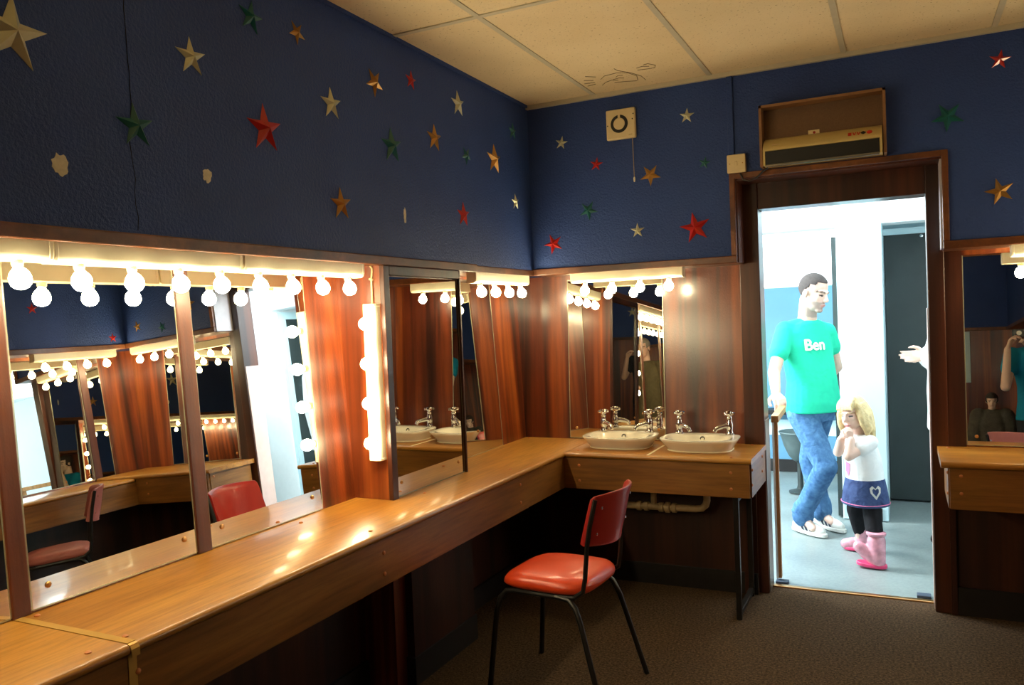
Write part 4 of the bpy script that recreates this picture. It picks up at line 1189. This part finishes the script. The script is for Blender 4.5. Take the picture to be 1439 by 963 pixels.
def build_girl():
    root = thing('person', 'small blond girl in white T-shirt, denim skirt and pink wellington boots', 'person', (1.63,.93,0))
    f, l = dirs(R(218))
    skin = (.80,.58,.48,1)
    hc = Vector((1.586,.895,.850)); HF = frame(R(238), R(-6), R(4)); s = .83
    neck = Vector((1.608,.92,.735))
    Ls, Le, Lw = Vector((1.672,.842,.695)), Vector((1.560,.752,.628)), Vector((1.575,.785,.715))
    Rs, Re, Rw = Vector((1.552,.985,.695)), Vector((1.498,.880,.628)), Vector((1.520,.812,.712))
    Lh, Lk, La = Vector((1.662,.890,.42)), Vector((1.672,.858,.265)), Vector((1.690,.790,.07))
    Rh, Rk, Ra = Vector((1.600,.985,.42)), Vector((1.572,1.030,.265)), Vector((1.598,1.090,.07))
    b = Blob(); head_prims(b, hc, HF, s, True)
    b.cone(hc+HF@Vector((-.018,0,-.05)), neck, .036, .038)
    def torso(i):
        return [((1.632,.932,.40),l,.088+i,f,.078+i),((1.634,.932,.50),l,.092+i,f,.090+i),((1.628,.93,.58),l,.092+i,f,.086+i),((1.618,.925,.65),l,.090+i,f,.074+i),((1.612,.92,.70),l,.080+i,f,.060+i),((1.609,.92,.732),l,.045+i,f,.040+i)]
    b.loft(torso(-.008))
    b.chain([Ls,Le,Lw],[.031,.028,.022]); b.chain([Rs,Re,Rw],[.031,.028,.022])
    b.chain([Lh,Lk,La],[.040,.032,.028]); b.chain([Rh,Rk,Ra],[.040,.032,.028])
    hand(b, Lw, (-.15,.05,1), (-.3,.9,.1), 1, .55, (30,35,25)); hand(b, Rw, (.35,.0,.95), (.6,.6,.1), -1, .55, (30,35,25))
    b.make('body', M['skin'], root, .0036, 3, face_colour(hc, HF, s, skin, (.62,.28,.28,1), (.42,.30,.16,1), None, (.06,.07,.09,1)))
    # hair: cap plus hanging locks
    hair_shell('hair', M['hair_blond'], hc, HF, s, root, lambda q: q.z > (.052 if q.x > .045 else -.02 if q.x > .0 else -.09), 1.10)
    P = lambda x,y,z: hc + HF @ (Vector((x,y,z))*s)
    rnd = random.Random(4)
    b = Blob()
    for k in range(15):
        a = R(62 + 236*k/14); rx_, ry_ = .092, .086
        x, y = rx_*math.cos(a)-.010, ry_*math.sin(a)
        lz = -.125-.06*rnd.random() - (.05 if 4 < k < 12 else 0)
        b.chain([P(x*.8,y*.8,.06), P(x*1.04,y*1.05,.0), P(x*1.08,y*1.16,-.06), P(x*1.06+.014*rnd.uniform(-1,1),y*1.24+.01*rnd.uniform(-1,1),lz*.72), P(x*1.0+.02*rnd.uniform(-1,1),y*1.18,lz-.02)],[.022,.023,.020,.015,.006], 10)
    for k in range(6):
        y = -.05+.02*k
        b.chain([P(.03,y*.8,.115), P(.075,y,.085), P(.090-.2*y*y/.05*.1,y*1.15,.042+.006*rnd.random())],[.014,.013,.007], 8)
    b.make('locks', M['hair_blond'], root, .006, 3)
    # T-shirt
    b = Blob(); tr = torso(.008)
    b.loft([((1.636,.934,.462),l,.102,f,.098)]+tr[1:])
    b.chain([Ls+Vector((-.02,.02,0)),Ls,Ls*.60+Le*.40],[.044,.044,.046]); b.chain([Rs+Vector((.02,-.02,0)),Rs,Rs*.60+Re*.40],[.044,.044,.046])
    tee = b.make('t_shirt', M['white_tee'], root, .006, 3)
    N = 9; fl = [(.020*math.cos(2*PI*k/N)*(1+.5*(k%2)), .034*math.sin(2*PI*k/N)*(1+.4*(k%2))) for k in range(N)]
    stamp(fl, [tuple(range(N))], Vector((1.615,.922,.535))+f*.2-l*.01, l, Z3, -f, tee, M['pink_mark'], tee, 'printed_flower', .003, 2)
    # denim skirt
    b = Blob()
    b.loft([((1.634,.935,.322),l,.130,f,.122),((1.634,.935,.335),l,.129,f,.121),((1.634,.935,.42),l,.116,f,.110),((1.635,.934,.478),l,.103,f,.099)])
    sk = b.make('skirt', M['denim_dark'], root, .006, 2)
    pts = [(0,-.026),(.020,-.004),(.022,.012),(.012,.020),(0,.010),(-.012,.020),(-.022,.012),(-.020,-.004)]
    hv = [(x*1.5,y*1.7) for x,y in pts]+[(x*.9,y*1.0) for x,y in pts]
    hf = [(i,(i+1)%8,8+(i+1)%8,8+i) for i in range(8)]
    dv = Vector((-.45,.9,0)).normalized(); rv = Vector((.9,.45,0)).normalized()
    stamp(hv, hf, Vector((1.70,.82,.415))-dv*.1, rv, Z3, dv, sk, M['grey_mark'], sk, 'heart_embroidery', .002, 1)
    g = MB(); ringp = []
    for k in range(41):
        th = 2*PI*k/40; c, s_ = math.cos(th), math.sin(th); p_ = 2/2.35
        ringp.append(Vector((1.634,.935,.337)) + l*.1305*math.copysign(abs(c)**p_,c) + f*.1225*math.copysign(abs(s_)**p_,s_))
    g.tube(ringp, .0022, 5).build('hem_stitching', M['pink_mark'], sk)
    b = Blob(); b.chain([Lh,Lk,La+Z3*.05],[.056,.049,.044]); b.chain([Rh,Rk,Ra+Z3*.05],[.056,.049,.044])
    b.make('tights', M['tights'], root, .006, 3)
    boot(root, (1.735,.772,0), (-1,.06,0), (1.690,.792,.150), lift=.16)
    boot(root, (1.648,1.095,0), (-1,.05,0), (1.598,1.088,.150))
    return root
build_girl()

# ---- generic standing adult
def adult(label, base, yaw, top, tee_m, leg_m, hair_m, arms, hgt=1.68, skin=(.70,.48,.38,1), hair='short', sleeve=.5, head_pitch=-5, coat=0, bottom='trousers', vox=.008):
    k = hgt/1.72
    root = thing('person', label, 'person', (base[0],base[1],0))
    f, l = dirs(yaw); B = Vector((base[0],base[1],0))
    P = lambda fx,ly,z: B + f*fx*k + l*ly*k + Z3*z*k
    hc = P(.035,0,1.60); HF = frame(yaw, R(head_pitch)); s = k
    b = Blob(); head_prims(b, hc, HF, s)
    b.cone(hc+HF@Vector((-.022,0,-.05)), P(0,0,1.43), .053*k, .058*k)
    def torso(i):
        return [(P(0,0,.86),l,.165*k+i,f,.112*k+i),(P(.005,0,.98),l,.150*k+i,f,.110*k+i),(P(.0,0,1.10),l,.148*k+i,f,.108*k+i),(P(.005,0,1.24),l,.172*k+i,f,.115*k+i),(P(0,0,1.35),l,.165*k+i,f,.092*k+i),(P(0,0,1.41),l,.10*k+i,f,.07*k+i),(P(0,0,1.44),l,.06*k+i,f,.055*k+i)]
    b.loft(torso(-.012))
    A = []
    for side, (e, w, hd, hn, cu_) in zip((-1, 1), arms):
        sh = P(0,side*.185,1.37); e_ = P(*e); w_ = P(*w); A.append((sh,e_,w_))
        b.chain([sh,e_,w_],[.045*k,.038*k,.026*k])
        hdw = f*hd[0]+l*hd[1]+Z3*hd[2]; hnw = f*hn[0]+l*hn[1]+Z3*hn[2]
        hand(b, w_, hdw, hnw, -side if (True) else side, k, cu_)
    LG = []
    for side in (-1, 1):
        h_, kn, an = P(0,side*.085,.86), P(.02,side*.09,.48), P(-.01,side*.095,.09); LG.append((h_,kn,an))
        b.chain([h_,kn,an],[.072*k,.050*k,.034*k])
    b.make('body', M['skin'], root, vox if vox < .0065 else .0065, 3, face_colour(hc, HF, s, skin, (.5,.24,.2,1), (.12,.09,.07,1)))
    if hair == 'short': hair_shell('hair', hair_m, hc, HF, s, root, lambda q: q.z > (.062 if q.x > .04 else .0 if q.x > -.01 else -.05), 1.08)
    else: hair_shell('hair', hair_m, hc, HF, s, root, lambda q: q.z > (.055 if q.x > .04 else -.03 if q.x > .01 else -.085), 1.14)
    b = Blob(); t0 = torso(.010+coat)
    b.loft([(P(0,0,.82 if not coat else .74),l,.178*k+coat,f,.128*k+coat)]+t0)
    for sh, e_, w_ in A:
        if sleeve <= 1: b.chain([sh, sh.lerp(e_,sleeve)],[.066+coat*.5,.064+coat*.5])
        else: b.chain([sh, e_, e_.lerp(w_,sleeve-1)],[.064+coat*.5,.055+coat*.5,.046+coat*.5])
        b.cone(sh, P(0,0,1.40), .052, .05)
    b.make(top, tee_m, root, vox, 4)
    b = Blob(); b.loft([(P(0,0,.80),l,.165*k,f,.118*k),(P(0,0,.92),l,.166*k,f,.120*k)])
    for h_, kn, an in LG: b.chain([h_,kn,an],[.092*k,.070*k,.058*k])
    b.make(bottom, leg_m, root, vox, 3)
    for h_, kn, an in LG:
        hl = Vector((an.x,an.y,0))-f*.07
        b = Blob(); b.chain([hl+f*.04+Z3*.045, hl+f*.12+Z3*.045, hl+f*.21+Z3*.034],[.042,.042,.034]); b.cone(hl+f*.05+Z3*.05, hl+f*.055+Z3*.10,.040,.040)
        b.make('shoe', M['black'], root, .007, 3)
    return root
IDLE = lambda s: ((.02,s*.24,1.10),(.06,s*.25,.86),(.15,0,-1),(0,-s,0),(15,18,12))
adult('person in a white top mostly hidden behind the right door jamb, hand held out', (2.145,1.28), R(186), 'white_top', M['white_tee'], M['darkcloth'], M['hair_brown'],
      [((.0,-.20,1.10),(.165,-.03,1.20),(1,.05,-.05),(.05,1,.25),(10,14,12)), IDLE(1)], 1.66, (.74,.52,.42,1), 'short', 1.9, -5, .05)
c = adult('woman in a teal T-shirt raising a compact camera, seen in the right mirror', (2.83,-3.20), R(90), 't_shirt', M['tealtee'], M['darkcloth'], M['hair_dark'],
      [((.20,-.14,1.12),(.27,.06,1.39),(.22,.42,.9),(.3,.9,0),(38,45,30)), ((.19,.26,1.10),(.27,.245,1.41),(.22,-.25,.9),(.3,-.9,0),(38,45,30))], 1.66, (.74,.50,.38,1), 'long', .45)
t = thing('compact_camera', 'black compact camera held up by the woman in teal', 'camera', (2.675,-2.93,1.475))
MB().box(2.628,-2.942,1.455,2.728,-2.918,1.517).build('camera_body', M['camera_body'], t, bevel=.005)
MB().lathe([(.020,0),(.020,.014),(.017,.018),(.012,.018),(.001,.016)], (2.67,-2.918,1.485), (0,1,0), 20).build('lens', M['steel'], t)
MB().box(2.705,-2.919,1.500,2.720,-2.916,1.511).build('flash', M['white_mark'], t)
adult('grey haired man in an olive jacket, seen only in the washbasin mirror', (.62,-5.15), R(78), 'jacket', M['olive'], M['darkcloth'], M['hair_grey'],
      [((.12,-.24,1.12),(.24,-.10,1.14),(.4,.9,.1),(.2,0,-1),(30,35,25)), IDLE(1)], 1.74, (.74,.48,.38,1), 'short', 1.85, -8, .012)
adult('person in dark clothes with a bare forearm, seen only in the washbasin mirror', (1.22,-5.78), R(85), 't_shirt', M['darkcloth'], M['darkcloth'], M['hair_dark'],
      [((.10,-.26,1.15),(.24,-.16,1.38),(.3,.3,.9),(.2,.9,0),(35,40,30)), ((.10,.26,1.15),(.22,.16,1.40),(.3,-.3,.9),(.2,-.9,0),(35,40,30))], 1.76, (.70,.46,.36,1), 'short', .5)
adult('child in a grey tweed coat, seen low in the right mirror beside the woman', (2.56,-3.95), R(95), 'coat', M['tweed'], M['darkcloth'], M['hair_dark'],
      [IDLE(-1), IDLE(1)], 1.0, (.72,.5,.4,1), 'long', 1.85, -8, .015)
o = MB().box(2.42,YN-.009,1.10,2.56,YN+.012,1.70).build('reflection_panel', M['paleblue'], None, bevel=.003)  # added panel standing in for the bright corridor reflection
tag(o, 'narrow pale panel added for a bright reflection on the dark rear panelling, seen only in the right mirror', 'board')
PART_LABELS = {'tape_strip': 'gold tape over the counter joint', 'joint_strip': 'pale joint strip between the washbasins', 'end_panel': 'end panel with screw caps',
  'lit_jamb_strip': 'strip coloured as light on the jamb', 'intake_ring': 'dark air intake ring', 'grille': 'dark outlet grille', 'printed_word': 'white printed word', 'stripe': 'dark navy stripe',
  'heart_embroidery': 'pale heart embroidery', 'printed_flower': 'pink print', 'overflow': 'dark overflow hole', 'back_post': 'black tube upright', 'dial': 'red dial'}
for o in bpy.data.objects:
    nm = o.name.split('.')[0]
    if o.parent is not None and nm in PART_LABELS and 'label' not in o: o['label'] = PART_LABELS[nm]
